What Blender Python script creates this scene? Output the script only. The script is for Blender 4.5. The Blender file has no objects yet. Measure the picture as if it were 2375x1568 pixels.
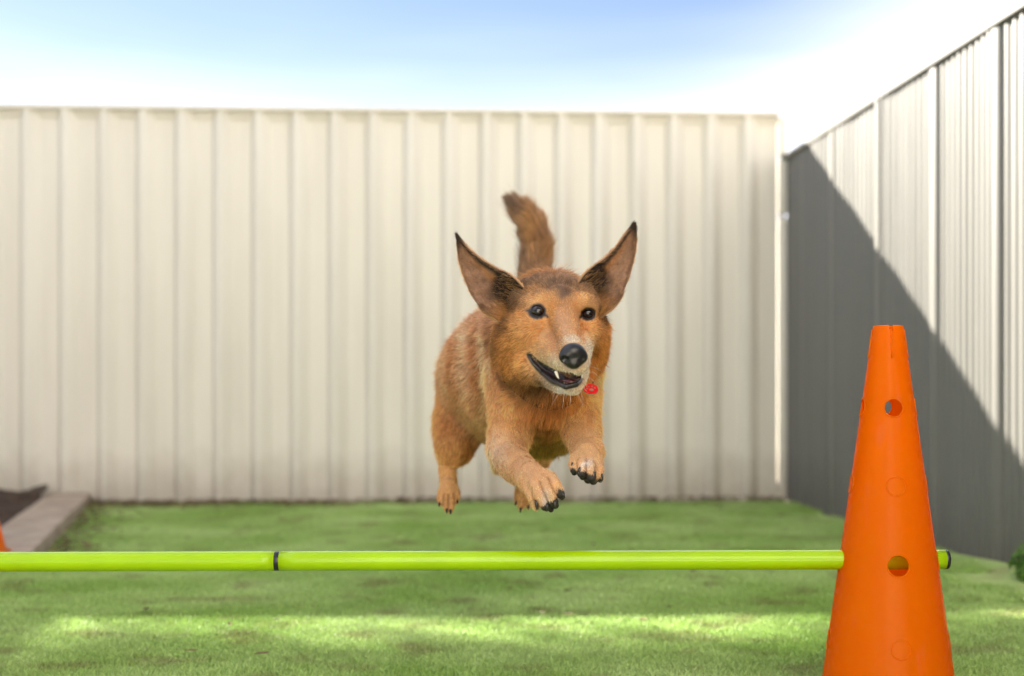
import bpy, bmesh, math, random, time
import numpy as np
from mathutils import Vector, Matrix
T0 = time.time()
random.seed(7)
rng = np.random.default_rng(7)
R = math.radians
sc = bpy.context.scene
COL = sc.collection

# ------------------------------------------------------------------ camera
FPX, CX, HY, CAMZ = 3300.0, 1187.5, 885.0, 0.5
cam_data = bpy.data.cameras.new('camera')
cam = bpy.data.objects.new('camera', cam_data)
COL.objects.link(cam)
cam.location = (0, 0, CAMZ)
cam.rotation_euler = (R(90), 0, 0)
cam_data.sensor_width = 36
cam_data.lens = 36 * FPX / 2375
cam_data.shift_y = (HY - 784) / 2375
cam_data.clip_start = 0.05
cam_data.clip_end = 3000
cam_data.dof.use_dof = True
cam_data.dof.focus_distance = 2.09
cam_data.dof.aperture_fstop = 3.0
sc.camera = cam

# ------------------------------------------------------------------ light
SUNV = Vector((-0.92, 1.0, 0.588)).normalized()
sun_data = bpy.data.lights.new('sun', 'SUN')
sun_data.energy = 5.0
sun_data.angle = R(0.6)
sun_data.color = (1.0, 0.93, 0.80)
sun = bpy.data.objects.new('sun', sun_data)
sun.rotation_euler = SUNV.to_track_quat('Z', 'Y').to_euler()
sun.location = SUNV * 20
COL.objects.link(sun)

world = bpy.data.worlds.new('World')
sc.world = world
world.use_nodes = True
nt = world.node_tree
nt.nodes.clear()
def N(tree, typ, **kw):
    n = tree.nodes.new(typ)
    for k, v in kw.items():
        setattr(n, k, v)
    return n
w_out = N(nt, 'ShaderNodeOutputWorld')
w_bg = N(nt, 'ShaderNodeBackground')
w_bg.inputs['Strength'].default_value = 0.05
sky = N(nt, 'ShaderNodeTexSky', sky_type='NISHITA', sun_disc=False)
sky.sun_elevation = math.asin(SUNV.z)
sky.sun_rotation = math.atan2(SUNV.x, SUNV.y)
sky.altitude = 50
sky.air_density = 1.0
sky.dust_density = 0.2
sky.ozone_density = 2.5
# pale cloud bank hugging the whole horizon, thinning out upwards
tc = N(nt, 'ShaderNodeTexCoord')
sep = N(nt, 'ShaderNodeSeparateXYZ')
nt.links.new(tc.outputs['Generated'], sep.inputs[0])
mp = N(nt, 'ShaderNodeMapping')
mp.inputs['Scale'].default_value = (1.0, 1.0, 6.0)
nt.links.new(tc.outputs['Generated'], mp.inputs[0])
nz = N(nt, 'ShaderNodeTexNoise')
nz.inputs['Scale'].default_value = 2.2
nz.inputs['Detail'].default_value = 3
nt.links.new(mp.outputs[0], nz.inputs['Vector'])
ma = N(nt, 'ShaderNodeMath', operation='MULTIPLY_ADD')
ma.inputs[1].default_value = 0.10
nt.links.new(nz.outputs[0], ma.inputs[0])
nt.links.new(sep.outputs[2], ma.inputs[2])
mr = N(nt, 'ShaderNodeMapRange', interpolation_type='SMOOTHSTEP')
mr.inputs['From Min'].default_value = 0.12
mr.inputs['From Max'].default_value = 0.300
mr.inputs['To Min'].default_value = 1.0
mr.inputs['To Max'].default_value = 0.05
bx = N(nt, 'ShaderNodeMapRange', interpolation_type='SMOOTHSTEP')
bx.inputs['From Min'].default_value = 0.05; bx.inputs['From Max'].default_value = 0.5
bx.inputs['To Min'].default_value = 0.0; bx.inputs['To Max'].default_value = -0.15
nt.links.new(sep.outputs[0], bx.inputs['Value'])
mb = N(nt, 'ShaderNodeMath', operation='ADD')
nt.links.new(ma.outputs[0], mb.inputs[0]); nt.links.new(bx.outputs[0], mb.inputs[1])
nt.links.new(mb.outputs[0], mr.inputs['Value'])
# unseen broken cloud added for fill, none in the clear gap above the bank
nz2 = N(nt, 'ShaderNodeTexNoise')
nz2.inputs['Scale'].default_value = 1.7
nz2.inputs['Detail'].default_value = 6
nt.links.new(tc.outputs['Generated'], nz2.inputs['Vector'])
cr = N(nt, 'ShaderNodeMapRange', interpolation_type='SMOOTHSTEP')
cr.inputs['From Min'].default_value = 0.36
cr.inputs['From Max'].default_value = 0.58
cr.inputs['To Max'].default_value = 0.75
nt.links.new(nz2.outputs[0], cr.inputs['Value'])
gp = N(nt, 'ShaderNodeMapRange', interpolation_type='SMOOTHSTEP')
gp.inputs['From Min'].default_value = 0.30
gp.inputs['From Max'].default_value = 0.46
nt.links.new(sep.outputs[2], gp.inputs['Value'])
cm = N(nt, 'ShaderNodeMath', operation='MULTIPLY')
nt.links.new(cr.outputs[0], cm.inputs[0]); nt.links.new(gp.outputs[0], cm.inputs[1])
cmx = N(nt, 'ShaderNodeMath', operation='MAXIMUM')
nt.links.new(cm.outputs[0], cmx.inputs[0]); nt.links.new(mr.outputs[0], cmx.inputs[1])
mix = N(nt, 'ShaderNodeMix', data_type='RGBA')
nt.links.new(cmx.outputs[0], mix.inputs['Factor'])
tn = N(nt, 'ShaderNodeMix', data_type='RGBA', blend_type='MULTIPLY')
tn.inputs['Factor'].default_value = 1.0
nt.links.new(sky.outputs[0], tn.inputs['A'])
tn.inputs['B'].default_value = (0.56, 0.54, 0.60, 1)
nt.links.new(tn.outputs['Result'], mix.inputs['A'])
mix.inputs['B'].default_value = (8.4, 8.4, 8.7, 1)
nt.links.new(mix.outputs['Result'], w_bg.inputs['Color'])
nt.links.new(w_bg.outputs[0], w_out.inputs[0])

vs = sc.view_settings
vs.view_transform = 'Standard'
vs.look = 'None'
vs.exposure = 2.4
vs.gamma = 1.0
vs.use_curve_mapping = False
sc.cycles.max_bounces = 8
sc.cycles.diffuse_bounces = 4
sc.cycles.glossy_bounces = 3
sc.cycles.transmission_bounces = 4
sc.cycles.transparent_max_bounces = 8

# ------------------------------------------------------------------ helpers
def W(px, py, D):
    """a pixel of the photograph (2375 wide) at distance D -> point in the yard"""
    return np.array([(px - CX) / FPX * D, D, CAMZ + (HY - py) / FPX * D])

def tag(o, label=None, cat=None, group=None, kind=None):
    if label: o['label'] = label
    if cat: o['category'] = cat
    if group: o['group'] = group
    if kind: o['kind'] = kind
    return o

def empty(name, loc=(0, 0, 0), parent=None):
    o = bpy.data.objects.new(name, None)
    o.empty_display_size = 0.05
    o.location = loc
    COL.objects.link(o)
    return o

def link(name, me, mat=None, parent=None):
    o = bpy.data.objects.new(name, me)
    COL.objects.link(o)
    if mat is not None:
        me.materials.clear()
        me.materials.append(mat)
    if parent is not None:
        o.parent = parent
        p, m = parent, Vector((0, 0, 0))
        while p is not None:
            m += p.location
            p = p.parent
        o.location = -m            # meshes are written in yard coordinates
    return o

def mesh(name, verts, faces, smooth=True):
    me = bpy.data.meshes.new(name)
    me.from_pydata([tuple(v) for v in verts], [], [tuple(f) for f in faces])
    if smooth:
        me.polygons.foreach_set('use_smooth', [True] * len(me.polygons))
    me.update()
    return me

def fix_normals(me):
    bm = bmesh.new(); bm.from_mesh(me)
    bmesh.ops.recalc_face_normals(bm, faces=bm.faces[:])
    bm.to_mesh(me); bm.free()
    return me

def auto_smooth(me, ang=35):
    me.polygons.foreach_set('use_smooth', [True] * len(me.polygons))
    try:
        me.set_sharp_from_angle(angle=R(ang))
    except Exception:
        pass

def box_mesh(name, c, s, bevel=0.0, rotz=0.0, seg=2):
    bm = bmesh.new()
    bmesh.ops.create_cube(bm, size=1)
    bmesh.ops.scale(bm, vec=s, verts=bm.verts)
    if bevel:
        bmesh.ops.bevel(bm, geom=bm.edges[:], offset=bevel, segments=seg, affect='EDGES', profile=0.6)
    bmesh.ops.rotate(bm, cent=(0, 0, 0), matrix=Matrix.Rotation(rotz, 3, 'Z'), verts=bm.verts)
    bmesh.ops.translate(bm, vec=c, verts=bm.verts)
    me = bpy.data.meshes.new(name)
    bm.to_mesh(me); bm.free()
    auto_smooth(me)
    return me

def tube(name, pts, radii, seg=16, cap=True):
    pts = [Vector(p) for p in pts]
    V, Fc = [], []
    n = len(pts)
    prev = None
    for i, p in enumerate(pts):
        t = (pts[min(i + 1, n - 1)] - pts[max(i - 1, 0)]).normalized()
        if prev is None:
            a = t.orthogonal().normalized()
        else:
            a = (prev - t * prev.dot(t)).normalized()
        prev = a
        b = t.cross(a)
        for k in range(seg):
            th = 2 * math.pi * k / seg
            V.append(p + (a * math.cos(th) + b * math.sin(th)) * radii[i])
    for i in range(n - 1):
        for k in range(seg):
            k2 = (k + 1) % seg
            Fc.append((i * seg + k, i * seg + k2, (i + 1) * seg + k2, (i + 1) * seg + k))
    if cap:
        Fc.append(tuple(range(seg))[::-1])
        Fc.append(tuple((n - 1) * seg + k for k in range(seg)))
    me = mesh(name, V, Fc)
    fix_normals(me)
    return me

def vnoise(p, freq, seed=0):
    """vectorised value noise in 0..1 for an (n,3) array"""
    q = p * freq + seed * 17.31
    i = np.floor(q).astype(np.int64)
    f = q - i
    f = f * f * (3 - 2 * f)
    def h(x, y, z):
        n = (x * 374761393 + y * 668265263 + z * 1274126177 + seed * 1442695) & 0x7fffffff
        n = ((n ^ (n >> 13)) * 1274126177) & 0x7fffffff
        n = (n ^ (n >> 16)) & 0xffff
        return n / 65535.0
    r = 0
    for dx in (0, 1):
        for dy in (0, 1):
            for dz in (0, 1):
                w = (f[:, 0] if dx else 1 - f[:, 0]) * (f[:, 1] if dy else 1 - f[:, 1]) * (f[:, 2] if dz else 1 - f[:, 2])
                r = r + w * h(i[:, 0] + dx, i[:, 1] + dy, i[:, 2] + dz)
    return r

def s2l(r, g, b):
    f = lambda c: c / 12.92 if c <= 0.04045 else ((c + 0.055) / 1.055) ** 2.4
    return np.array([f(r / 255), f(g / 255), f(b / 255)])

# ------------------------------------------------------------------ materials
def mat_new(name):
    m = bpy.data.materials.new(name)
    m.use_nodes = True
    t = m.node_tree
    b = t.nodes['Principled BSDF']
    return m, t, b

def noise_col(t, vec, scale, c1, c2, lo=0.35, hi=0.65, detail=4):
    n = N(t, 'ShaderNodeTexNoise')
    n.inputs['Scale'].default_value = scale
    n.inputs['Detail'].default_value = detail
    t.links.new(vec, n.inputs['Vector'])
    r = N(t, 'ShaderNodeMapRange')
    r.inputs['From Min'].default_value = lo
    r.inputs['From Max'].default_value = hi
    t.links.new(n.outputs[0], r.inputs['Value'])
    m = N(t, 'ShaderNodeMix', data_type='RGBA')
    m.inputs['A'].default_value = (*c1, 1)
    m.inputs['B'].default_value = (*c2, 1)
    t.links.new(r.outputs[0], m.inputs['Factor'])
    return m.outputs['Result'], n.outputs[0]

def add_bump(t, b, h, strength, dist):
    bp = N(t, 'ShaderNodeBump')
    bp.inputs['Strength'].default_value = strength
    bp.inputs['Distance'].default_value = dist
    t.links.new(h, bp.inputs['Height'])
    t.links.new(bp.outputs[0], b.inputs['Normal'])

def painted_metal(name, c, dirt, rough=0.42, stain=0.25):
    m, t, b = mat_new(name)
    g = N(t, 'ShaderNodeNewGeometry')
    mpn = N(t, 'ShaderNodeMapping')
    mpn.inputs['Scale'].default_value = (6, 6, 0.7)
    t.links.new(g.outputs['Position'], mpn.inputs[0])
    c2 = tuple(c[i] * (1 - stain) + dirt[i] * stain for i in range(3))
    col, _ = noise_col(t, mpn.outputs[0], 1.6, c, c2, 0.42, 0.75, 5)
    # splashed earth along the foot of the sheets
    sp = N(t, 'ShaderNodeSeparateXYZ')
    t.links.new(g.outputs['Position'], sp.inputs[0])
    n2 = N(t, 'ShaderNodeTexNoise')
    n2.inputs['Scale'].default_value = 9
    n2.inputs['Detail'].default_value = 6
    t.links.new(g.outputs['Position'], n2.inputs['Vector'])
    ad = N(t, 'ShaderNodeMath', operation='MULTIPLY_ADD')
    ad.inputs[1].default_value = -0.22
    t.links.new(n2.outputs[0], ad.inputs[0])
    t.links.new(sp.outputs[2], ad.inputs[2])
    mr2 = N(t, 'ShaderNodeMapRange')
    mr2.inputs['From Min'].default_value = -0.09
    mr2.inputs['From Max'].default_value = 0.12
    mr2.inputs['To Min'].default_value = 0.55
    mr2.inputs['To Max'].default_value = 0.0
    t.links.new(ad.outputs[0], mr2.inputs['Value'])
    mx = N(t, 'ShaderNodeMix', data_type='RGBA')
    t.links.new(mr2.outputs[0], mx.inputs['Factor'])
    t.links.new(col, mx.inputs['A'])
    mx.inputs['B'].default_value = (*dirt, 1)
    t.links.new(mx.outputs['Result'], b.inputs['Base Color'])
    b.inputs['Roughness'].default_value = rough
    b.inputs['Specular IOR Level'].default_value = 0.4
    n3 = N(t, 'ShaderNodeTexNoise')
    n3.inputs['Scale'].default_value = 5
    t.links.new(mpn.outputs[0], n3.inputs['Vector'])
    add_bump(t, b, n3.outputs[0], 0.25, 0.004)
    return m

M_CREAM = painted_metal('cream_painted_steel', (0.80, 0.755, 0.675), (0.36, 0.30, 0.23), 0.5, 0.16)
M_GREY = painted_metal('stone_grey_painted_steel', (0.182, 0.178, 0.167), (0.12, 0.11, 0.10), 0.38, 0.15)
M_POST = painted_metal('sunlit_look_steel', (0.86, 0.82, 0.74), (0.4, 0.33, 0.26), 0.35, 0.1)  # white tone stands in for sun on the corner post

def plain(name, c, rough=0.5, spec=0.5, bump=None, coat=0, var=0.12, scale=30):
    m, t, b = mat_new(name)
    tcn = N(t, 'ShaderNodeTexCoord')
    col, h = noise_col(t, tcn.outputs['Object'], scale, c, tuple(x * (1 - var) for x in c), 0.3, 0.7)
    t.links.new(col, b.inputs['Base Color'])
    b.inputs['Roughness'].default_value = rough
    b.inputs['Specular IOR Level'].default_value = spec
    b.inputs['Coat Weight'].default_value = coat
    b.inputs['Coat Roughness'].default_value = 0.15
    if bump:
        add_bump(t, b, h, bump[0], bump[1])
    return m

# ------------------------------------------------------------------ ground
SDIR = Vector((-0.0544, 1.0, 0)).normalized()     # run of the side fence
BDIR = Vector((1.0, 0.0544, 0)).normalized()      # run of the back fence
CORNER = Vector((1.141, 6.0, 0))
def side_x(y):
    return CORNER.x - (y - CORNER.y) * 0.0544

def ground_h(x, y):
    sx = CORNER.x - (y - CORNER.y) * 0.0544
    d = sx - x
    bump_near = np.clip(1 - d / 0.30, 0, 1) ** 2 * np.clip((4.35 - y) / 0.7, 0, 1) * 0.035
    return bump_near + 0.004 * np.sin(x * 2.1 + 1) * np.sin(y * 1.7)

def lawn_material(blade):
    m, t, b = mat_new('artificial_grass_blades' if blade else 'lawn_base')
    g = N(t, 'ShaderNodeNewGeometry')
    pos = g.outputs['Position']
    if blade:
        c1, c2 = (0.33, 0.50, 0.13), (0.51, 0.66, 0.27)
    else:
        c1, c2 = (0.34, 0.46, 0.13), (0.42, 0.54, 0.19)
    col, _ = noise_col(t, pos, 2.4, c1, c2, 0.35, 0.65, 5)
    # worn olive-brown scuffs
    n2 = N(t, 'ShaderNodeTexNoise'); n2.inputs['Scale'].default_value = 7; n2.inputs['Detail'].default_value = 6
    t.links.new(pos, n2.inputs['Vector'])
    r2 = N(t, 'ShaderNodeMapRange'); r2.inputs['From Min'].default_value = 0.54; r2.inputs['From Max'].default_value = 0.68
    r2.inputs['To Max'].default_value = 0.55
    t.links.new(n2.outputs[0], r2.inputs['Value'])
    mx = N(t, 'ShaderNodeMix', data_type='RGBA')
    t.links.new(r2.outputs[0], mx.inputs['Factor']); t.links.new(col, mx.inputs['A'])
    mx.inputs['B'].default_value = (0.25, 0.21, 0.10, 1)
    last = mx.outputs['Result']
    # earth trodden into the strip along the back fence
    sp = N(t, 'ShaderNodeSeparateXYZ'); t.links.new(pos, sp.inputs[0])
    n3 = N(t, 'ShaderNodeTexNoise'); n3.inputs['Scale'].default_value = 3.1; n3.inputs['Detail'].default_value = 5
    t.links.new(pos, n3.inputs['Vector'])
    dd = N(t, 'ShaderNodeVectorMath', operation='DOT_PRODUCT')
    t.links.new(pos, dd.inputs[0]); dd.inputs[1].default_value = (-0.0544 - 0.05, 1.0, 0)
    ad = N(t, 'ShaderNodeMath', operation='MULTIPLY_ADD'); ad.inputs[1].default_value = 0.7
    t.links.new(n3.outputs[0], ad.inputs[0]); t.links.new(dd.outputs['Value'], ad.inputs[2])
    r3 = N(t, 'ShaderNodeMapRange'); r3.inputs['From Min'].default_value = 6.10; r3.inputs['From Max'].default_value = 6.26
    r3.inputs['To Max'].default_value = 0.8
    t.links.new(ad.outputs[0], r3.inputs['Value'])
    mx2 = N(t, 'ShaderNodeMix', data_type='RGBA')
    t.links.new(r3.outputs[0], mx2.inputs['Factor']); t.links.new(last, mx2.inputs['A'])
    mx2.inputs['B'].default_value = (0.24, 0.16, 0.09, 1)
    last = mx2.outputs['Result']
    if blade:
        gi = N(t, 'ShaderNodeAttribute', attribute_name='shade')
        hsv = N(t, 'ShaderNodeHueSaturation')
        mv = N(t, 'ShaderNodeMapRange'); mv.inputs['To Min'].default_value = 0.78; mv.inputs['To Max'].default_value = 1.2
        t.links.new(gi.outputs['Fac'], mv.inputs['Value'])
        t.links.new(mv.outputs[0], hsv.inputs['Value'])
        t.links.new(last, hsv.inputs['Color'])
        last = hsv.outputs[0]
        b.inputs['Roughness'].default_value = 0.55
        b.inputs['Specular IOR Level'].default_value = 0.20
        tr = N(t, 'ShaderNodeBsdfTranslucent'); t.links.new(last, tr.inputs['Color'])
        ms = N(t, 'ShaderNodeMixShader'); ms.inputs[0].default_value = 0.25
        t.links.new(b.outputs[0], ms.inputs[1]); t.links.new(tr.outputs[0], ms.inputs[2])
        t.links.new(ms.outputs[0], t.nodes['Material Output'].inputs['Surface'])
    else:
        b.inputs['Roughness'].default_value = 0.9
    t.links.new(last, b.inputs['Base Color'])
    return m

M_LAWN = lawn_material(False)
M_BLADE = lawn_material(True)

# far ground, one large sheet just under the lawn
me = mesh('ground', [(-400, -400, -0.012), (400, -400, -0.012), (400, 400, -0.012), (-400, 400, -0.012)], [(0, 1, 2, 3)], False)
g_o = link('ground', me, plain('dry_earth', (0.22, 0.19, 0.13), 0.95, 0.1, None, 0, 0.3, 2))
tag(g_o, kind='structure')
# lawn sheet
nx, ny = 90, 100
xs = np.linspace(-5, 1, nx); 
V = []
for j in range(ny + 1):
    y = -1.5 + (7.6) * j / ny
    for i in range(nx + 1):
        u = i / nx
        x = -5 + (side_x(y) + 5.0) * u
        V.append((x, min(y, 6.08), float(ground_h(x, y))))
Fc = [(j * (nx + 1) + i, j * (nx + 1) + i + 1, (j + 1) * (nx + 1) + i + 1, (j + 1) * (nx + 1) + i) for j in range(ny) for i in range(nx)]
lawn = link('lawn', mesh('lawn', V, Fc), M_LAWN)
tag(lawn, kind='structure')

# grass: blade patches scattered by geometry nodes over the visible part of the lawn
def patch_mesh(k, size, count, lo, hi):
    r = np.random.default_rng(100 + k)
    V, Fc, sh = [], [], []
    for b in range(count):
        x, y = r.uniform(-size / 2, size / 2, 2)
        h = r.uniform(lo, hi)
        a = r.uniform(0, 2 * math.pi)
        w = r.uniform(0.0009, 0.0016)
        lx, ly = r.normal(0, 0.35 * h, 2)
        bx, by = lx * 0.4, ly * 0.4
        dx, dy = math.cos(a) * w, math.sin(a) * w
        i0 = len(V)
        V += [(x - dx, y - dy, 0), (x + dx, y + dy, 0), (x - dx + bx, y - dy + by, h * 0.55), (x + dx + bx, y + dy + by, h * 0.55), (x + lx * 1.3, y + ly * 1.3, h * 0.95)]
        Fc += [(i0, i0 + 1, i0 + 3, i0 + 2), (i0 + 2, i0 + 3, i0 + 4)]
        sh += [r.uniform(0, 1)] * 5
    me = mesh('turf_patch', V, Fc, False)
    at = me.attributes.new('shade', 'FLOAT', 'POINT')
    at.data.foreach_set('value', np.array(sh, dtype=np.float32))
    me.materials.append(M_BLADE)
    return me
patch_col = bpy.data.collections.new('turf_patches')
for k in range(4):
    o = bpy.data.objects.new('turf_patch', patch_mesh(k, 0.25, 4200, 0.006, 0.013))
    patch_col.objects.link(o)
# host mesh of points
pts = []
step = 0.225
y = 2.15
while y < 6.05:
    xl = -0.40 * y - 0.25
    xr = side_x(y) - 0.01
    x = xl
    while x < xr:
        edge = -1.282 + (y - 3.82) * (-0.436 / 2.01) - 3 * max(0, 3.72 - y) - 0.03
        if x > edge and y < 5.99 + 0.0544 * (x - CORNER.x) - 0.01:
            pts.append((x + random.uniform(-.01, .01), y + random.uniform(-.01, .01), float(ground_h(x, y))))
        x += step
    y += step
me = mesh('grass', pts, [])
grass = link('grass', me, None)
tag(grass, 'short green artificial grass of the lawn', None, None, 'stuff')
ng = bpy.data.node_groups.new('scatter_turf', 'GeometryNodeTree')
ng.interface.new_socket('Geometry', in_out='INPUT', socket_type='NodeSocketGeometry')
ng.interface.new_socket('Geometry', in_out='OUTPUT', socket_type='NodeSocketGeometry')
gi = ng.nodes.new('NodeGroupInput'); go = ng.nodes.new('NodeGroupOutput')
iop = ng.nodes.new('GeometryNodeInstanceOnPoints')
ci = ng.nodes.new('GeometryNodeCollectionInfo')
ci.inputs['Collection'].default_value = patch_col
ci.inputs['Separate Children'].default_value = True
ci.inputs['Reset Children'].default_value = True
iop.inputs['Pick Instance'].default_value = True
ri = ng.nodes.new('FunctionNodeRandomValue'); ri.data_type = 'INT'
for s in ri.inputs:
    if s.type == 'INT' and s.name == 'Max': s.default_value = 3
    if s.type == 'INT' and s.name == 'Min': s.default_value = 0
rr = ng.nodes.new('FunctionNodeRandomValue'); rr.data_type = 'FLOAT'
for s in rr.inputs:
    if s.type == 'VALUE' and s.name == 'Max': s.default_value = 6.283
cx = ng.nodes.new('ShaderNodeCombineXYZ')
ng.links.new([o for o in rr.outputs if o.type == 'VALUE'][0], cx.inputs[2])
ng.links.new(gi.outputs[0], iop.inputs['Points'])
ng.links.new(ci.outputs[0], iop.inputs['Instance'])
ng.links.new([o for o in ri.outputs if o.type == 'INT'][0], iop.inputs['Instance Index'])
ng.links.new(cx.outputs[0], iop.inputs['Rotation'])
ng.links.new(iop.outputs[0], go.inputs[0])
md = grass.modifiers.new('scatter', 'NODES'); md.node_group = ng

# ------------------------------------------------------------------ fences
def extrude_profile(name, prof, z0, z1, org, along, thick=0.0012):
    """prof: (u, v) across the sheet; v points towards the yard"""
    inward = Vector((along.y, -along.x, 0))
    n = len(prof)
    V = []
    for z in (z0, z1):
        for (u, v) in prof:
            V.append(org + along * u + inward * v + Vector((0, 0, z)))
        for (u, v) in reversed(prof):
            V.append(org + along * u + inward * (v - thick) + Vector((0, 0, z)))
    m_ = 2 * n
    Fc = [(k, (k + 1) % m_, m_ + (k + 1) % m_, m_ + k) for k in range(m_)]
    # end caps as quads between front and back line
    for b_ in (0, m_):
        for k in range(n - 1):
            q = (b_ + k, b_ + k + 1, b_ + m_ - 2 - k, b_ + m_ - 1 - k)
            Fc.append(q if b_ else q[::-1])
    me = mesh(name, V, Fc, False)
    fix_normals(me)
    return me

def bar(name, org, along, u0, u1, v0, v1, z0, z1, bev=0.002):
    inward = Vector((along.y, -along.x, 0))
    c = org + along * ((u0 + u1) / 2) + inward * ((v0 + v1) / 2) + Vector((0, 0, (z0 + z1) / 2))
    return box_mesh(name, c, (abs(u1 - u0), abs(v1 - v0), z1 - z0), bev, math.atan2(along.y, along.x))

# --- back fence
PITCH = 0.1565
BTOP = 1.632
bf = empty('back_fence', (CORNER.x - 2.0, CORNER.y - 0.11, 0))
tag(bf, 'cream ribbed steel fence facing the camera behind the dog', 'fence')
# a rib's dark flank lies at u = -0.166 ; sheets of five ribs
u_rib0 = -0.166
sheet_i = 0
u_end = -0.022
k = 0
ribs = [u_rib0 - PITCH * i for i in range(0, 45)]
for s in range(0, 8):
    grp = ribs[s * 5:(s + 1) * 5]
    right = u_end if s == 0 else ribs[s * 5 - 1] - 0.003
    left = grp[-1]
    prof = [(left, 0.028)] if True else []
    pr = []
    for i, ru in enumerate(reversed(grp)):
        # from left to right: flank, crown, flank, pan
        if i == 0:
            pr += [(ru + 0.0, 0.036), (ru + 0.020, 0.036), (ru + 0.062, 0.0)]
        else:
            pr += [(ru - 0.024, 0.0), (ru + 0.0, 0.036), (ru + 0.020, 0.036), (ru + 0.062, 0.0)]
    # run on to the next sheet's rib flank
    if s == 0:
        pr += [(u_end, 0.0)]
    else:
        nr = ribs[s * 5 - 1]
        pr += [(nr - 0.024, 0.0), (nr - 0.0006, 0.035)]
    pr = sorted(pr, key=lambda q: q[0])
    tilt = random.uniform(-0.0012, 0.0012)
    pr = [(u, v + tilt) for u, v in pr]
    link('sheet', extrude_profile('sheet', pr, -0.015, BTOP - 0.012, CORNER, BDIR), M_CREAM, bf)
link('rail', bar('rail', CORNER, BDIR, -6.5, -0.022, -0.01, 0.042, BTOP - 0.020, BTOP), M_CREAM, bf)
link('rail', bar('rail', CORNER, BDIR, -6.5, -0.022, 0.0, 0.012, BTOP - 0.046, BTOP - 0.0205), M_CREAM, bf)
link('rail', bar('rail', CORNER, BDIR, -6.5, -0.022, -0.035, -0.004, 0.02, 0.08), M_CREAM, bf)
link('post', bar('post', CORNER, BDIR, -2.40 - 0.02, -2.40 + 0.02, -0.06, -0.004, 0.0, BTOP - 0.022), M_CREAM, bf)
link('post', bar('post', CORNER, BDIR, -4.78, -4.74, -0.06, -0.004, 0.0, BTOP - 0.022), M_CREAM, bf)

# --- corner post, three lengths with dark joints
cp = empty('corner_post', (CORNER.x, CORNER.y, 0))
tag(cp, 'narrow steel post whitened as if sunlit, in the corner between the cream and grey fences', 'post')
def zpix(py, D): return CAMZ + (HY - py) / FPX * D
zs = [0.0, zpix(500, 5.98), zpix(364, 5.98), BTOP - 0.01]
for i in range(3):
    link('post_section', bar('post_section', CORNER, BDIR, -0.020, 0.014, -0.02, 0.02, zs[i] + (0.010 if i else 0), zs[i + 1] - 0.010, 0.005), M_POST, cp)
link('post_core', bar('post_core', CORNER, BDIR, -0.014, 0.008, -0.014, 0.010, 0.0, BTOP - 0.03, 0.001), M_GREY, cp)

# --- side fence: fine corrugation, wider lap ribs
sf = empty('side_fence', (side_x(3.5), 3.5, 0))
tag(sf, 'grey corrugated steel fence on the right crossed by a diagonal shadow', 'fence')
STOP = 1.452
SD = Vector((0.0544, -1.0, 0)).normalized()   # from the corner towards the camera
c_org = CORNER + Vector((0.018, 0.0, 0))
# inward for along=SD is (SD.y,-SD.x) = (-1, ..): towards the yard
fp = 0.0475
u = 0.012
sheets = []
lap = [0.27, 0.70, 1.25, 1.77, 2.24, 2.78, 3.3, 3.85, 4.4, 4.95, 5.5, 6.05, 6.6, 7.15, 7.7]
starts = [0.0] + lap
for s in range(len(starts) - 1):
    u0, u1 = starts[s] + 0.002, starts[s + 1]
    n = max(3, round((u1 - u0 - 0.05) / fp))
    w = (u1 - u0 - 0.05) / n
    pr = [(u0, 0.012 if s else 0.0), (u0 + 0.040, 0.012 if s else 0.0), (u0 + 0.05, 0.0)]
    amp = 0.0105
    for i in range(n):
        a = u0 + 0.05 + i * w
        for q in range(1, 9):
            th = q / 8
            pr.append((a + w * th, amp * (0.5 - 0.5 * math.cos(2 * math.pi * th))))
    # slow waviness of thin sheet
    ph = random.uniform(0, 6)
    pr = [(x, v + 0.004 * math.sin(x * 9 + ph) + 0.002 * math.sin(x * 23 + ph)) for x, v in pr]
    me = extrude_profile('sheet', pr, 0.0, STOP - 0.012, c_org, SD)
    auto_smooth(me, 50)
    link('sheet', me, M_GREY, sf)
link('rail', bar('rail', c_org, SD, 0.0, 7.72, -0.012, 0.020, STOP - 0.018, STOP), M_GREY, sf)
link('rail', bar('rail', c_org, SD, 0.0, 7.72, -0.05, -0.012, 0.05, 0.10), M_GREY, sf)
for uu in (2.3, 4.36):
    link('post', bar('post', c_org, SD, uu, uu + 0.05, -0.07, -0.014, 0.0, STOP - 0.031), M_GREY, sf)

# --- unseen fence added to dim light from the left, same make as the back one
lf = empty('left_shade_fence', (-3.5, 3.0, 0))
tag(lf, 'unseen cream ribbed steel fence added to dim light from the left', 'fence')
l_org = Vector((-3.5 + 0.0, 5.80, 0)); LD = Vector((-0.0544, 1.0, 0)).normalized() * -1
LDn = Vector((0.0544, -1.0, 0)).normalized()
for s_ in range(10):
    pr = []
    for i in range(5):
        ru = s_ * 5 * PITCH + i * PITCH
        pr += [(ru, 0.0), (ru + 0.022, -0.026), (ru + 0.052, -0.026), (ru + 0.074, 0.0)]
    pr.append((s_ * 5 * PITCH + 5 * PITCH - 0.002, 0.0))
    link('sheet', extrude_profile('sheet', pr, 0.012, BTOP - 0.012, l_org, LDn), M_CREAM, lf)
link('rail', bar('rail', l_org, LDn, 0, 7.8, -0.034, 0.01, BTOP - 0.02, BTOP), M_CREAM, lf)

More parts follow.
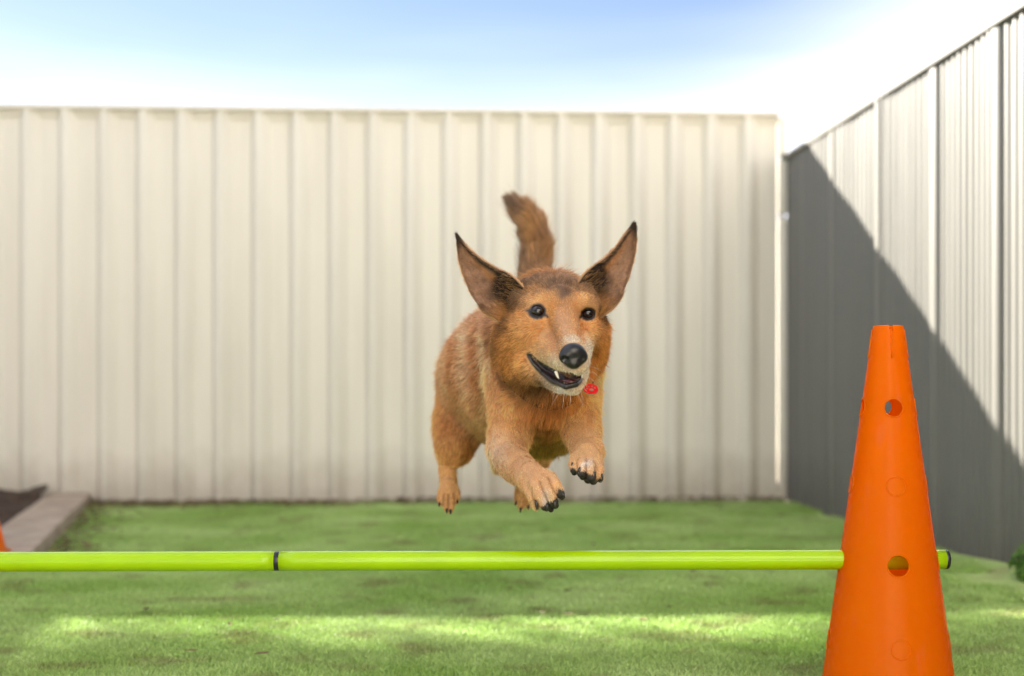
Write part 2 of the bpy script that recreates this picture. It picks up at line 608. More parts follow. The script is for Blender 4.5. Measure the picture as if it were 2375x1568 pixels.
# ------------------------------------------------------------------ garden bed
M_SLEEPER, t, b = mat_new('weathered_concrete')
g = N(t, 'ShaderNodeNewGeometry')
col, h = noise_col(t, g.outputs['Position'], 14, (0.46, 0.37, 0.295), (0.30, 0.225, 0.17), 0.3, 0.7, 8)
t.links.new(col, b.inputs['Base Color']); b.inputs['Roughness'].default_value = 0.85
add_bump(t, b, h, 0.6, 0.006)
gb = empty('garden_edging', (-1.46, 4.3, 0))
tag(gb, 'pinkish grey concrete edging between the soil bed and the lawn', 'edging')
A = Vector((-1.282, 3.82, 0)); B_ = Vector((-1.718, 5.83, 0))
ed = (B_ - A).normalized()
perp = Vector((-ed.y, ed.x, 0))
L = (B_ - A).length
A0 = A - ed * 0.10
tot = L + 0.10
nb = 3
for i in range(nb):
    u0, u1 = tot * i / nb + 0.004, tot * (i + 1) / nb - 0.004
    c = A0 + ed * ((u0 + u1) / 2) + perp * 0.09 + Vector((0, 0, 0.0))
    me = box_mesh('edging_block', (c.x, c.y, 0.005 + random.uniform(-.002, .002)), (u1 - u0, 0.17, 0.085), 0.010, math.atan2(ed.y, ed.x) + random.uniform(-.004, .004), 3)
    link('edging_block', me, M_SLEEPER, gb)
# soil
M_SOIL, t, b = mat_new('dark_garden_soil')
g = N(t, 'ShaderNodeNewGeometry')
col, h = noise_col(t, g.outputs['Position'], 40, (0.032, 0.019, 0.012), (0.085, 0.048, 0.028), 0.4, 0.7, 8)
t.links.new(col, b.inputs['Base Color']); b.inputs['Roughness'].default_value = 0.95
add_bump(t, b, h, 0.8, 0.01)
V, Fc = [], []
nu, nv = 140, 70
for j in range(nv + 1):
    for i in range(nu + 1):
        p = A0 + ed * (tot * i / nu + 0.0) + perp * (0.17 + 1.5 * j / nv)
        V.append((p.x, min(p.y, 5.99 + 0.0544 * (p.x - CORNER.x)), 0))
V = np.array(V)
V[:, 2] = 0.004 + 0.05 * vnoise(V, 9, 3) * vnoise(V, 3, 4) + 0.016 * vnoise(V, 45, 5) + 0.05 * np.clip((V[:, 1] - 5.2) / .7, 0, 1)
Fc = [(j * (nu + 1) + i, j * (nu + 1) + i + 1, (j + 1) * (nu + 1) + i + 1, (j + 1) * (nu + 1) + i) for j in range(nv) for i in range(nu)]
soil = link('soil', mesh('soil', V, Fc), M_SOIL); tag(soil, 'dark brown soil of the garden bed beside the fence', None, None, 'stuff')

# leaf litter, bark crumbs
M_LEAF, t, b = mat_new('dry_leaves')
oi = N(t, 'ShaderNodeAttribute', attribute_name='shade')
rp = N(t, 'ShaderNodeValToRGB')
rp.color_ramp.elements[0].color = (0.06, 0.028, 0.014, 1); rp.color_ramp.elements[1].color = (0.22, 0.14, 0.06, 1)
t.links.new(oi.outputs['Fac'], rp.inputs[0]); t.links.new(rp.outputs[0], b.inputs['Base Color'])
b.inputs['Roughness'].default_value = 0.8
V, Fc, sh = [], [], []
def leaf(x, y, z, s):
    a = random.uniform(0, 6.28); ca, sa = math.cos(a), math.sin(a)
    i0 = len(V)
    for (lx, ly, lz) in ((-1, 0, .1), (-.3, .38, .25), (-.3, -.38, .2), (0.4, .34, .3), (.4, -.34, .15), (1, 0, .4), (-.3, 0, .05), (.4, 0, .08)):
        V.append((x + (lx * ca - ly * sa) * s, y + (lx * sa + ly * ca) * s, z + lz * s * 0.7))
    Fc.extend([(i0, i0 + 6, i0 + 1), (i0, i0 + 2, i0 + 6), (i0 + 6, i0 + 7, i0 + 3, i0 + 1), (i0 + 2, i0 + 4, i0 + 7, i0 + 6), (i0 + 7, i0 + 5, i0 + 3), (i0 + 4, i0 + 5, i0 + 7)])
    sh.extend([random.random()] * 8)
for i in range(1500):
    q = random.random()
    if q < 0.76:
        u_ = -random.uniform(0.02, 2.9)
        d = abs(random.gauss(0, 0.09)) + 0.035
        if u_ < -1.7: d *= 1.9
        p = CORNER + BDIR * u_ + Vector((0, -d, 0))
    elif q < 0.95:
        v = random.uniform(0.2, tot); p = A0 + ed * v - perp * (abs(random.gauss(0, .08)) + .01)
    else:
        y = random.uniform(2.4, 5.8); p = Vector((random.uniform(-0.38 * y, side_x(y) - .1), y, 0))
        if p.x < -1.282 + (y - 3.82) * (-0.436 / 2.01) - 3 * max(0, 3.72 - y): continue
    leaf(p.x, p.y, 0.014 + random.uniform(0, .006), random.uniform(0.006, 0.021))
me = mesh('leaf_litter', V, Fc, False)
at = me.attributes.new('shade', 'FLOAT', 'POINT'); at.data.foreach_set('value', np.array(sh, dtype=np.float32))
ll = link('leaf_litter', me, M_LEAF); tag(ll, 'dry brown leaf litter along the foot of the cream fence', None, None, 'stuff')

# low shrub at the foot of the side fence
def leaf_cloud(name, c, rad, n, s, mat, seed, parent, floor=None):
    r = np.random.default_rng(seed)
    d = r.normal(size=(n, 3)); d /= np.linalg.norm(d, axis=1)[:, None]
    rr_ = r.uniform(0.45, 1, n) ** 0.5
    lump = 0.75 + 0.5 * vnoise(d + 5, 2.2, seed)
    P_ = np.array(c) + d * np.array(rad) * (rr_ * lump)[:, None]
    if floor is not None:  # crown underside cut along the sun's slope to leave a lit strip
        ok = P_[:, 2] > 0.588 * (P_[:, 1] - floor) + 0.05 * (vnoise(P_, 5, 3) - .5) - 0.35 * np.clip((P_[:, 0] + 4.35) / .5, 0, 1)
        w_ = P_[:, 2] - 0.588 * (P_[:, 1] - floor)
        ok |= (w_ > -0.55) & (r.random(len(P_)) < np.clip(0.10 + (w_ + .05) * .5, 0.040, 1))
        P_, d = P_[ok], d[ok]; n = len(P_)
    nn = d + r.normal(0, 0.5, (n, 3)); nn /= np.linalg.norm(nn, axis=1)[:, None]
    tt = np.cross(nn, r.normal(size=(n, 3))); tt /= np.linalg.norm(tt, axis=1)[:, None]
    bb = np.cross(nn, tt)
    ss = s * r.uniform(0.6, 1.3, n)[:, None]
    V = np.stack([P_ - tt * ss, P_ + bb * ss * .45 + nn * ss * .1, P_ + tt * ss, P_ - bb * ss * .45 + nn * ss * .1], 1).reshape(-1, 3)
    F_ = np.arange(4 * n).reshape(n, 4)
    me = mesh(name, V, F_, False)
    at = me.attributes.new('shade', 'FLOAT', 'POINT')
    at.data.foreach_set('value', np.repeat(r.uniform(0, 1, n), 4).astype(np.float32))
    return link(name, me, mat, parent)
def foliage_mat(name, c1, c2):
    m, t, b = mat_new(name)
    at = N(t, 'ShaderNodeAttribute', attribute_name='shade')
    mx = N(t, 'ShaderNodeMix', data_type='RGBA')
    t.links.new(at.outputs['Fac'], mx.inputs['Factor'])
    mx.inputs['A'].default_value = (*c1, 1); mx.inputs['B'].default_value = (*c2, 1)
    t.links.new(mx.outputs['Result'], b.inputs['Base Color'])
    b.inputs['Roughness'].default_value = 0.5
    tr = N(t, 'ShaderNodeBsdfTranslucent'); t.links.new(mx.outputs['Result'], tr.inputs['Color'])
    ms = N(t, 'ShaderNodeMixShader'); ms.inputs[0].default_value = 0.3
    t.links.new(b.outputs[0], ms.inputs[1]); t.links.new(tr.outputs[0], ms.inputs[2])
    t.links.new(ms.outputs[0], t.nodes['Material Output'].inputs['Surface'])
    return m
M_SHRUB = foliage_mat('shrub_leaves', (0.09, 0.20, 0.03), (0.18, 0.34, 0.06))
M_BARK = plain('bark', (0.13, 0.09, 0.06), 0.9, 0.2, (0.6, 0.01), 0, 0.4, 20)
shp = W(2412, 1335, 3.40)
shb = empty('shrub', (shp[0], 3.40, 0.0))
tag(shb, 'small round green shrub at the foot of the grey fence', 'shrub')
leaf_cloud('foliage', (shp[0], 3.40, 0.052), (0.060, 0.075, 0.055), 1300, 0.009, M_SHRUB, 5, shb)
link('stem', tube('stem', [(shp[0], 3.4, 0), (shp[0] + .005, 3.4, 0.03), (shp[0], 3.405, 0.07)], [0.007, 0.006, 0.003], 8), M_BARK, shb)

# ------------------------------------------------------------------ unseen tree added to throw broken shade on lawn and dog
M_SHADE_TREE = foliage_mat('shade_tree_leaves', (0.04, 0.085, 0.02), (0.09, 0.15, 0.035))
shade_tree = empty('tree', (-4.9, 8.6, 0))
tag(shade_tree, 'unseen leafy tree added beyond the cream fence to shade the lawn', 'tree')
link('trunk', tube('trunk', [(-7.4, 8.6, 0), (-7.35, 8.6, 1.2), (-7.2, 8.55, 2.4), (-6.7, 8.4, 3.6), (-5.9, 8.2, 4.6)], [.16, .13, .11, .09, .05], 14), M_BARK, shade_tree)
link('limb', tube('limb', [(-7.2, 8.55, 2.4), (-7.4, 8.4, 3.3), (-7.0, 8.2, 4.4)], [.07, .05, .02], 10), M_BARK, shade_tree)
link('limb', tube('limb', [(-6.7, 8.4, 3.6), (-5.4, 8.2, 4.2), (-4.2, 8.0, 4.6)], [.06, .04, .02], 10), M_BARK, shade_tree)
leaf_cloud('crown', (-5.35, 8.1, 4.30), (1.75, 1.0, 1.70), 95000, 0.042, M_SHADE_TREE, 9, shade_tree, 2.62)

# ------------------------------------------------------------------ unseen house and paving added to bounce sunlight into the yard
M_WALL = plain('white_render', (0.80, 0.76, 0.68), 0.85, 0.2, (0.3, 0.003), 0, 0.06, 6)
M_ROOF = plain('roof_steel', (0.25, 0.25, 0.26), 0.5)
M_GLASS = plain('dark_window_glass', (0.05, 0.06, 0.07), 0.08, 0.8)
fill_house = empty('house', (0, -2.4, 0)); tag(fill_house, 'unseen white two storey house added to bounce sunlight onto the back fence', 'house')
link('wall', box_mesh('wall', (3.2, -2.4, 2.6), (8, 0.2, 5.2), 0.004), M_WALL, fill_house)
link('roof', box_mesh('roof', (3.2, -2.6, 5.30), (8.6, 1.2, 0.16), 0.01), M_ROOF, fill_house)
for wx in (1.4, 5.2):
    link('window', box_mesh('window', (wx, -2.29, 1.5), (1.5, 0.03, 1.1), 0.003), M_GLASS, fill_house)
    link('window_frame', box_mesh('window_frame', (wx, -2.295, 0.93), (1.6, 0.06, 0.05), 0.003), M_ROOF, fill_house)
M_PAVE = plain('pale_paving', (0.52, 0.48, 0.42), 0.8, 0.3, None, 0, 0.15, 3)  # pale paving added out of view to bounce sunlight
pv = link('fill_patio', box_mesh('fill_patio', (3.0, -0.4, -0.03), (8, 3.7, 0.10), 0.004), M_PAVE); tag(pv, kind='structure')

# ------------------------------------------------------------------ jump: cones and bar
M_ORANGE, t, b = mat_new('orange_plastic')
g = N(t, 'ShaderNodeNewGeometry')
mpn = N(t, 'ShaderNodeMapping'); mpn.inputs['Scale'].default_value = (1, 1, 0.35)
t.links.new(g.outputs['Position'], mpn.inputs[0])
col, h = noise_col(t, mpn.outputs[0], 60, (1.0, 0.34, 0.001), (0.99, 0.31, 0.001), 0.35, 0.7, 5)
scf = N(t, 'ShaderNodeTexNoise'); scf.inputs['Scale'].default_value = 55; scf.inputs['Detail'].default_value = 7
mps = N(t, 'ShaderNodeMapping'); mps.inputs['Scale'].default_value = (1.0, 1.0, 0.22)
t.links.new(g.outputs['Position'], mps.inputs[0]); t.links.new(mps.outputs[0], scf.inputs['Vector'])
scr = N(t, 'ShaderNodeMapRange'); scr.inputs['From Min'].default_value = 0.60; scr.inputs['From Max'].default_value = 0.72; scr.inputs['To Max'].default_value = 0.30
t.links.new(scf.outputs[0], scr.inputs['Value'])
scm = N(t, 'ShaderNodeMix', data_type='RGBA'); t.links.new(scr.outputs[0], scm.inputs['Factor']); t.links.new(col, scm.inputs['A'])
scm.inputs['B'].default_value = (0.95, 0.36, 0.16, 1); col = scm.outputs['Result']
t.links.new(col, b.inputs['Base Color'])
b.inputs['Roughness'].default_value = 0.30; b.inputs['Specular IOR Level'].default_value = 0.20
rgh, _h = None, None
nr = N(t, 'ShaderNodeTexNoise'); nr.inputs['Scale'].default_value = 90; nr.inputs['Detail'].default_value = 4
t.links.new(g.outputs['Position'], nr.inputs['Vector'])
mrr = N(t, 'ShaderNodeMapRange'); mrr.inputs['To Min'].default_value = 0.12; mrr.inputs['To Max'].default_value = 0.40
t.links.new(nr.outputs[0], mrr.inputs['Value']); t.links.new(mrr.outputs[0], b.inputs['Roughness'])
nb_ = N(t, 'ShaderNodeTexNoise'); nb_.inputs['Scale'].default_value = 25
t.links.new(mpn.outputs[0], nb_.inputs['Vector'])
add_bump(t, b, nb_.outputs[0], 0.15, 0.002)
trn = N(t, 'ShaderNodeBsdfTranslucent'); trn.inputs['Color'].default_value = (1.0, 0.36, 0.001, 1)
mxs = N(t, 'ShaderNodeMixShader'); mxs.inputs[0].default_value = 0.70
t.links.new(b.outputs[0], mxs.inputs[1]); t.links.new(trn.outputs[0], mxs.inputs[2])
t.links.new(mxs.outputs[0], t.nodes['Material Output'].inputs['Surface'])

JD = 2.10
PXM = FPX / JD
cone_cx = (2060 - CX) / PXM
bar_z = CAMZ + (HY - 1300.5) / PXM
cone_top = CAMZ + (HY - 755) / PXM

def cone_object(cx_, cy_, label, rot):
    root = empty('traffic_cone', (cx_, cy_, 0))
    tag(root, label, 'cone', 'orange cones holding up the jump bar')
    r_top = 35.0 / PXM
    slope = (150.0 - 37.0) / (1568 - 765)
    seg = 96
    ztop = cone_top
    def r_at(z):
        return r_top + (ztop - 0.004 - z) * slope
    th = 0.0022
    prof = [(r_top - 0.004, ztop), (r_top - 0.001, ztop - 0.0008), (r_top + .0002, ztop - 0.004)]
    zz = np.linspace(ztop - 0.01, 0.03, 60)
    prof += [(r_at(z), z) for z in zz]
    prof += [(r_at(0.03) + .006, 0.026)]
    inner = [(r - th, z) for r, z in prof[::-1][1:-2]] + [(r_top - 0.004, ztop - 0.0025)]
    P_ = prof + inner
    V, Fc = [], []
    for r, z in P_:
        for k in range(seg):
            a = 2 * math.pi * k / seg
            V.append((cx_ + r * math.cos(a), cy_ + r * math.sin(a), z))
    n = len(P_)
    for i in range(n):
        j = (i + 1) % n
        for k in range(seg):
            k2 = (k + 1) % seg
            Fc.append((i * seg + k, i * seg + k2, j * seg + k2, j * seg + k))
    me = mesh('body', V, Fc)
    fix_normals(me)
    # cutters: four columns of holes and two slots at the mouth
    bm = bmesh.new()
    for q in range(4):
        az = R(-90 + rot + 90 * q)
        for py in (945, 1299):
            z = CAMZ + (HY - py) / PXM
            rad = (20.0 / PXM) if py != 1299 else (23.6 / PXM)
            r0 = r_at(z)
            M = Matrix.Translation((cx_ + math.cos(az) * r0, cy_ + math.sin(az) * r0, z)) @ Matrix.Rotation(az, 4, 'Z') @ Matrix.Rotation(R(90), 4, 'Y')
            bmesh.ops.create_cone(bm, cap_ends=True, segments=40, radius1=rad, radius2=rad, depth=0.03, matrix=M)
        M = Matrix.Translation((cx_ + math.cos(az) * r_top, cy_ + math.sin(az) * r_top, ztop - 0.002)) @ Matrix.Rotation(az, 4, 'Z')
        bmesh.ops.create_cube(bm, size=1, matrix=M @ Matrix.Diagonal((0.014, 0.006, 0.012, 1)))
    cut = bpy.data.meshes.new('cut'); bm.to_mesh(cut); bm.free()
    oc = bpy.data.objects.new('cut', cut); ob = bpy.data.objects.new('tmp', me)
    COL.objects.link(oc); COL.objects.link(ob)
    md = ob.modifiers.new('b', 'BOOLEAN'); md.object = oc; md.operation = 'DIFFERENCE'; md.solver = 'EXACT'
    dg = bpy.context.evaluated_depsgraph_get()
    me2 = bpy.data.meshes.new_from_object(ob.evaluated_get(dg))
    bpy.data.objects.remove(oc); bpy.data.objects.remove(ob)
    me2.name = 'body'
    auto_smooth(me2, 30)
    link('body', me2, M_ORANGE, root)
    # groove below the slot, moulding rings round the holes
    for q in range(4):
        az = R(-90 + rot + 90 * q)
        ca, sa = math.cos(az), math.sin(az)
        pts = []
        for z in np.linspace(ztop - 0.006, ztop - 0.048, 6):
            r = r_at(z) + 0.0001
            pts.append((cx_ + ca * r, cy_ + sa * r, z))
        link('ridge', tube('ridge', pts, [0.0018] * 6, 8), M_ORANGE, root)
        for py in (945, 1122, 1299, 1482):
            z0_ = CAMZ + (HY - py) / PXM
            rad = (20.0 / PXM if py != 1299 else 23.6 / PXM) + 0.0008
            ring = []
            for k in range(41):
                a = 2 * math.pi * k / 40
                z = z0_ + rad * math.sin(a)
                r = r_at(z)
                da = math.asin(min(.99, rad * math.cos(a) / r))
                ring.append((cx_ + math.cos(az + da) * (r + .0001), cy_ + math.sin(az + da) * (r + .0001), z))
            link('hole_rim', tube('hole_rim', ring, [0.0012] * 41, 6, False), M_ORANGE, root)
    link('base', box_mesh('base', (cx_, cy_, 0.019), (0.30, 0.30, 0.018), 0.008, R(rot), 3), M_ORANGE, root)
    return root
cone_object(cone_cx, JD, 'tall orange plastic cone with round holes and the green bar through it', -3)
cone_object((-330 - CX) / PXM, JD, 'second tall orange cone holding the other end of the green bar', -3)

M_LIME = plain('lime_plastic', (0.36, 0.60, 0.002), 0.22, 0.35, (0.1, 0.0006), 0.12, 0.10, 14)
M_BLACK = plain('black_plastic', (0.012, 0.013, 0.018), 0.3, 0.5)
rb = 22.6 / PXM
bz_l = CAMZ + (HY - 1302.8) / PXM
bz_r = CAMZ + (HY - 1297.5) / PXM
def bpt(px):
    f = px / 2200
    return ((px - CX) / PXM, JD, bz_l + (bz_r - bz_l) * f)
jb = empty('jump_bar', bpt(1000)); tag(jb, 'lime green plastic jump bar running across below the dog', 'bar')
for (a_, b_) in ((-470, 637.5), (648.5, 2192)):
    p0, p1 = bpt(a_), bpt(b_)
    n_ = 40
    pts = [tuple(p0[i] + (p1[i] - p0[i]) * k / n_ for i in range(3)) for k in range(n_ + 1)]
    link('bar_section', tube('bar_section', pts, [rb] * (n_ + 1), 48), M_LIME, jb)
pts = [bpt(634), bpt(637), bpt(638), bpt(648), bpt(649), bpt(652)]
link('joint', tube('joint', pts, [rb * .6, rb * .99, rb * 1.004, rb * 1.004, rb * .99, rb * .6], 48), M_BLACK, jb)
pts = [bpt(2180), bpt(2191), bpt(2192), bpt(2197), bpt(2200), bpt(2200.5)]
link('end_cap', tube('end_cap', pts, [rb * .7, rb * .98, rb * 1.015, rb * 1.0, rb * .9, rb * .3], 48), M_BLACK, jb)

# low blurred marker cone behind the bar at the left edge
mc = W(-31, 1300, 3.78)
mk = empty('marker_cone', (mc[0], 3.78, 0.048)); tag(mk, 'low orange marker cone standing on the concrete edging', 'marker cone')
V, Fc = [], []
prof = [(0.024, 0.092), (0.028, 0.090), (0.040, 0.045), (0.050, 0.052 - .047), (0.062, 0.004), (0.062, 0.001), (0.046, 0.001), (0.036, 0.045), (0.024, 0.088)]
for r, z in prof:
    for k in range(40):
        a = 2 * math.pi * k / 40; V.append((mc[0] + r * math.cos(a), 3.78 + r * math.sin(a), z + .048))
for i in range(len(prof)):
    j = (i + 1) % len(prof)
    for k in range(40): Fc.append((i * 40 + k, i * 40 + (k + 1) % 40, j * 40 + (k + 1) % 40, j * 40 + k))
link('cone_shell', fix_normals(mesh('cone_shell', V, Fc)), M_ORANGE, mk)

# ------------------------------------------------------------------ dog
dog = empty('dog', (0.03, 2.3, 0.24))
tag(dog, 'tan dog with big upright ears leaping over the lime green bar', 'dog')

C_TAN = s2l(214, 152, 92); C_ORANGE = s2l(214, 148, 78); C_RUST = s2l(206, 132, 68)
C_CREAM = s2l(238, 222, 198); C_LEG = s2l(232, 180, 132); C_SABLE = s2l(108, 86, 68)
C_BELLY_SHADE = s2l(168, 136, 62); C_DARK = s2l(44, 32, 24); C_PINK = s2l(196, 150, 128); C_BACK = s2l(220, 172, 134)  # belly olive has the underside's shade mixed into it
C_TAILD = s2l(164, 136, 112); C_HIND = s2l(234, 176, 114)

C_SHO = s2l(250, 196, 134)
# body volumes: chains of (px, py, distance, radius in cm); the fur runs along each chain
PR = []
def vol(pts, k=2.5, col=C_TAN, L=1.6, lift=0.4, dens=1.0, head=False):
    PR.append(dict(p=[(W(a, b_, d), r / 100) for a, b_, d, r in pts], k=k / 100, col=np.array(col), L=L / 100, lift=lift, head=head, dens=dens))
# trunk (front to back)
vol([(1266, 738, 2.35, 6.4), (1238, 820, 2.40, 9.8), (1196, 856, 2.48, 11.6), (1172, 872, 2.60, 11.6), (1136, 868, 2.75, 9.6)], 3, C_BACK, 1.7)
vol([(1260, 885, 2.31, 6.8), (1256, 948, 2.45, 8.2), (1200, 930, 2.60, 8.5)], 3, C_BELLY_SHADE, 1.7)
# neck, throat and ruff
vol([(1276, 722, 2.30, 6.2), (1268, 800, 2.33, 7.0), (1254, 900, 2.32, 7.4)], 3, C_TAN, 2.4, 0.5)
vol([(1285, 850, 2.20, 5.4), (1272, 915, 2.24, 4.8), (1268, 972, 2.25, 1.6)], 2, C_RUST, 2.4, 0.5)
# shoulders
vol([(1194, 868, 2.30, 4.8), (1192, 960, 2.26, 3.8), (1180, 1035, 2.22, 2.8)], 2.2, C_SHO, 1.3)
vol([(1332, 870, 2.30, 4.4), (1346, 950, 2.25, 3.1), (1350, 1010, 2.21, 2.6)], 2.0, C_SHO, 1.3)
# front leg on the left of the picture
vol([(1176, 1020, 2.22, 2.9), (1180, 1058, 2.18, 2.6), (1212, 1088, 2.11, 2.1), (1232, 1112, 2.06, 2.15)], 1.2, C_LEG, 0.65, 0.2)
vol([(1160, 1050, 2.22, 1.8), (1154, 1084, 2.23, 1.0)], 1.6, C_LEG, 0.7, .25)
vol([(1190, 1085, 2.16, 1.9), (1205, 1100, 2.12, 1.5)], 1.5, C_LEG, 0.8)
# front leg on the right
vol([(1352, 1000, 2.21, 2.7), (1358, 1045, 2.15, 2.35), (1364, 1075, 2.09, 2.05)], 1.2, C_LEG, 0.65, 0.2)
# hind legs
vol([(1110, 900, 2.68, 7.2), (1068, 975, 2.64, 4.9), (1052, 1035, 2.58, 3.2)], 2.5, C_HIND, 1.4)
vol([(1064, 1000, 2.62, 3.6), (1068, 1048, 2.60, 1.9)], 2.0, C_HIND, 1.2)
vol([(1048, 1040, 2.58, 2.6), (1037, 1085, 2.58, 1.55), (1040, 1120, 2.56, 1.55), (1041, 1142, 2.54, 1.7)], 1.2, C_HIND, 0.6, 0.2)
vol([(1230, 910, 2.68, 7.0), (1268, 990, 2.66, 4.4), (1246, 1060, 2.64, 2.6), (1218, 1110, 2.62, 1.5), (1213, 1148, 2.59, 1.5)], 2.2, C_HIND, 0.9, 0.3)
# tail
vol([(1195, 790, 2.78, 3.0), (1228, 700, 2.82, 2.6), (1240, 630, 2.82, 2.5), (1246, 570, 2.82, 2.35), (1234, 522, 2.81, 2.2), (1212, 490, 2.80, 1.8), (1197, 474, 2.80, 1.1)], 1.5, C_TAILD, 2.6, 0.38, 1.6)
# head
H = dict(head=True)
vol([(1280, 706, 2.175, 5.0), (1282, 716, 2.22, 5.1)], 1.8, C_SABLE, 0.9, 0.22, 2, **H)          # skull
vol([(1228, 692, 2.16, 2.8), (1212, 704, 2.18, 2.4)], 1.4, C_SABLE, 0.9, 0.25, 2, **H)
vol([(1345, 690, 2.155, 2.3), (1356, 704, 2.175, 2.2)], 1.4, C_SABLE, 0.9, 0.25, 2, **H)
vol([(1252, 694, 2.115, 1.5), (1226, 712, 2.125, 1.7)], 1.0, C_TAN, 0.5, 0.2, 2, **H)           # brows
vol([(1352, 697, 2.11, 1.3), (1374, 712, 2.125, 1.3)], 1.0, C_TAN, 0.5, 0.2, 2, **H)
vol([(1240, 765, 2.12, 3.2), (1202, 785, 2.17, 3.8), (1190, 820, 2.22, 3.5)], 1.6, C_ORANGE, 1.1, 0.28, 1.8, **H)   # cheeks
vol([(1362, 765, 2.12, 2.0), (1372, 785, 2.18, 2.6), (1364, 828, 2.23, 2.9)], 1.6, C_ORANGE, 1.2, 0.3, 1.8, **H)
vol([(1245, 840, 2.13, 3.0), (1215, 858, 2.20, 3.1)], 1.6, C_ORANGE, 1.3, 0.3, 1.7, **H)
vol([(1328, 812, 2.015, 1.55), (1318, 775, 2.06, 1.75), (1307, 735, 2.10, 2.3), (1300, 705, 2.125, 2.8)], 1.2, C_TAN, 0.45, 0.15, 2.2, **H)  # bridge
vol([(1330, 840, 2.015, 1.75), (1311, 832, 2.05, 2.1), (1288, 812, 2.09, 2.45), (1256, 800, 2.13, 2.6)], 1.1, s2l(222, 190, 156), 0.45, 0.15, 2, **H)       # left upper lip
vol([(1338, 840, 2.02, 1.7), (1341, 828, 2.06, 1.75), (1346, 802, 2.11, 1.9)], 1.1, C_CREAM, 0.5, 0.2, 2, **H)
vol([(1322, 896, 2.045, 1.05), (1300, 890, 2.07, 1.35), (1272, 872, 2.11, 1.7), (1248, 852, 2.15, 2.0)], 0.9, C_CREAM, 0.6, 0.25, 2, **H)     # lower jaw
vol([(1334, 896, 2.05, 1.0), (1341, 880, 2.09, 1.1), (1346, 862, 2.13, 1.3)], 0.9, C_CREAM, 0.6, 0.25, 2, **H)
vol([(1384, 748, 2.185, 1.5), (1388, 764, 2.19, 1.6)], 1.0, C_ORANGE, 1.0, 0.25, 1.8, **H)
# paws
def toes(palm, tips, col, r=1.0):
    for tip in tips:
        vol([(*palm, r), *tip], 0.32, col, 0.42, 0.16, 1.8)
FL = [((1226, 1130, 2.035, .95), (1236, 1152, 2.020, .82), (1243, 1174, 2.018, .60)), ((1243, 1126, 2.020, 1.0), (1254, 1150, 2.004, .88), (1264, 1174, 2.004, .70)),
      ((1262, 1118, 2.018, 1.0), (1273, 1142, 2.000, .88), (1284, 1166, 2.000, .72)), ((1276, 1108, 2.025, .95), (1288, 1124, 2.010, .82), (1300, 1146, 2.008, .66))]
toes((1232, 1096, 2.055), FL, C_LEG, 1.45)
FR = [((1335, 1062, 2.085, .85), (1330, 1076, 2.068, .78), (1331, 1090, 2.060, .60)), ((1350, 1062, 2.075, .95), (1348, 1080, 2.055, .88), (1349, 1098, 2.048, .70)),
      ((1369, 1066, 2.075, .95), (1370, 1086, 2.052, .88), (1372, 1108, 2.046, .72)), ((1385, 1070, 2.082, .90), (1389, 1088, 2.062, .78), (1391, 1108, 2.056, .60))]
toes((1361, 1050, 2.095), FR, C_LEG, 1.5)
vol([(1380, 1040, 2.13, 1.3), (1394, 1052, 2.14, .55)], 1.0, C_LEG, 0.5)
HL = [((1026, 1140, 2.535, .85), (1022, 1154, 2.525, .72), (1021, 1167, 2.520, .50)), ((1035, 1146, 2.525, .9), (1034, 1164, 2.515, .78), (1036, 1181, 2.512, .55)),
      ((1046, 1146, 2.525, .9), (1047, 1164, 2.515, .78), (1045, 1183, 2.512, .55)), ((1056, 1140, 2.535, .85), (1059, 1150, 2.525, .70), (1059, 1163, 2.522, .45))]
toes((1040, 1128, 2.545), HL, C_HIND, 1.25)
HR = [((1204, 1148, 2.59, .75), (1202, 1157, 2.585, .65), (1199, 1166, 2.58, .48)), ((1211, 1152, 2.585, .8), (1210, 1166, 2.58, .7), (1209, 1181, 2.575, .48)), ((1221, 1150, 2.59, .75), (1223, 1162, 2.585, .66), (1225, 1174, 2.58, .48))]
toes((1213, 1138, 2.595), HR, C_HIND, .95)
# pads: small swellings under the toe ends, and the dark skin round them
PADS = [(1268, 1179, 2.014, .50), (1288, 1172, 2.010, .55), (1303, 1152, 2.016, .50), (1278, 1182, 2.025, .45),
        (1332, 1096, 2.070, .48), (1352, 1105, 2.060, .58), (1376, 1116, 2.058, .60), (1392, 1113, 2.066, .45), (1364, 1112, 2.068, .65)]
BLACKS = [(1268, 1182, 2.004, 1.0), (1283, 1172, 2.000, .95), (1290, 1166, 2.0, .9), (1302, 1150, 2.006, .85), (1298, 1138, 2.0, .35),
          (1330, 1094, 2.058, .60), (1342, 1098, 2.05, .5), (1352, 1106, 2.044, .85), (1366, 1110, 2.044, .7), (1376, 1114, 2.042, .85), (1392, 1116, 2.052, .50)]
CREASE = [[(1233, 1132), (1240, 1158), (1250, 1178)], [(1252, 1118), (1263, 1146), (1272, 1168)], [(1272, 1108), (1282, 1134), (1292, 1152)],
          [(1342, 1062), (1338, 1080), (1339, 1098)], [(1360, 1064), (1359, 1084), (1360, 1106)], [(1378, 1070), (1380, 1090), (1383, 1110)],
          [(1030, 1146), (1028, 1160), (1028, 1170)], [(1041, 1148), (1041, 1166), (1040, 1182)], [(1052, 1144), (1053, 1156), (1053, 1168)]]

VX = 0.0021
lo = np.array([-0.20, 1.93, 0.27]); hi = np.array([0.21, 2.95, 0.88])
dims = np.ceil((hi - lo) / VX).astype(int)
F = np.full(dims, 0.05, np.float32)

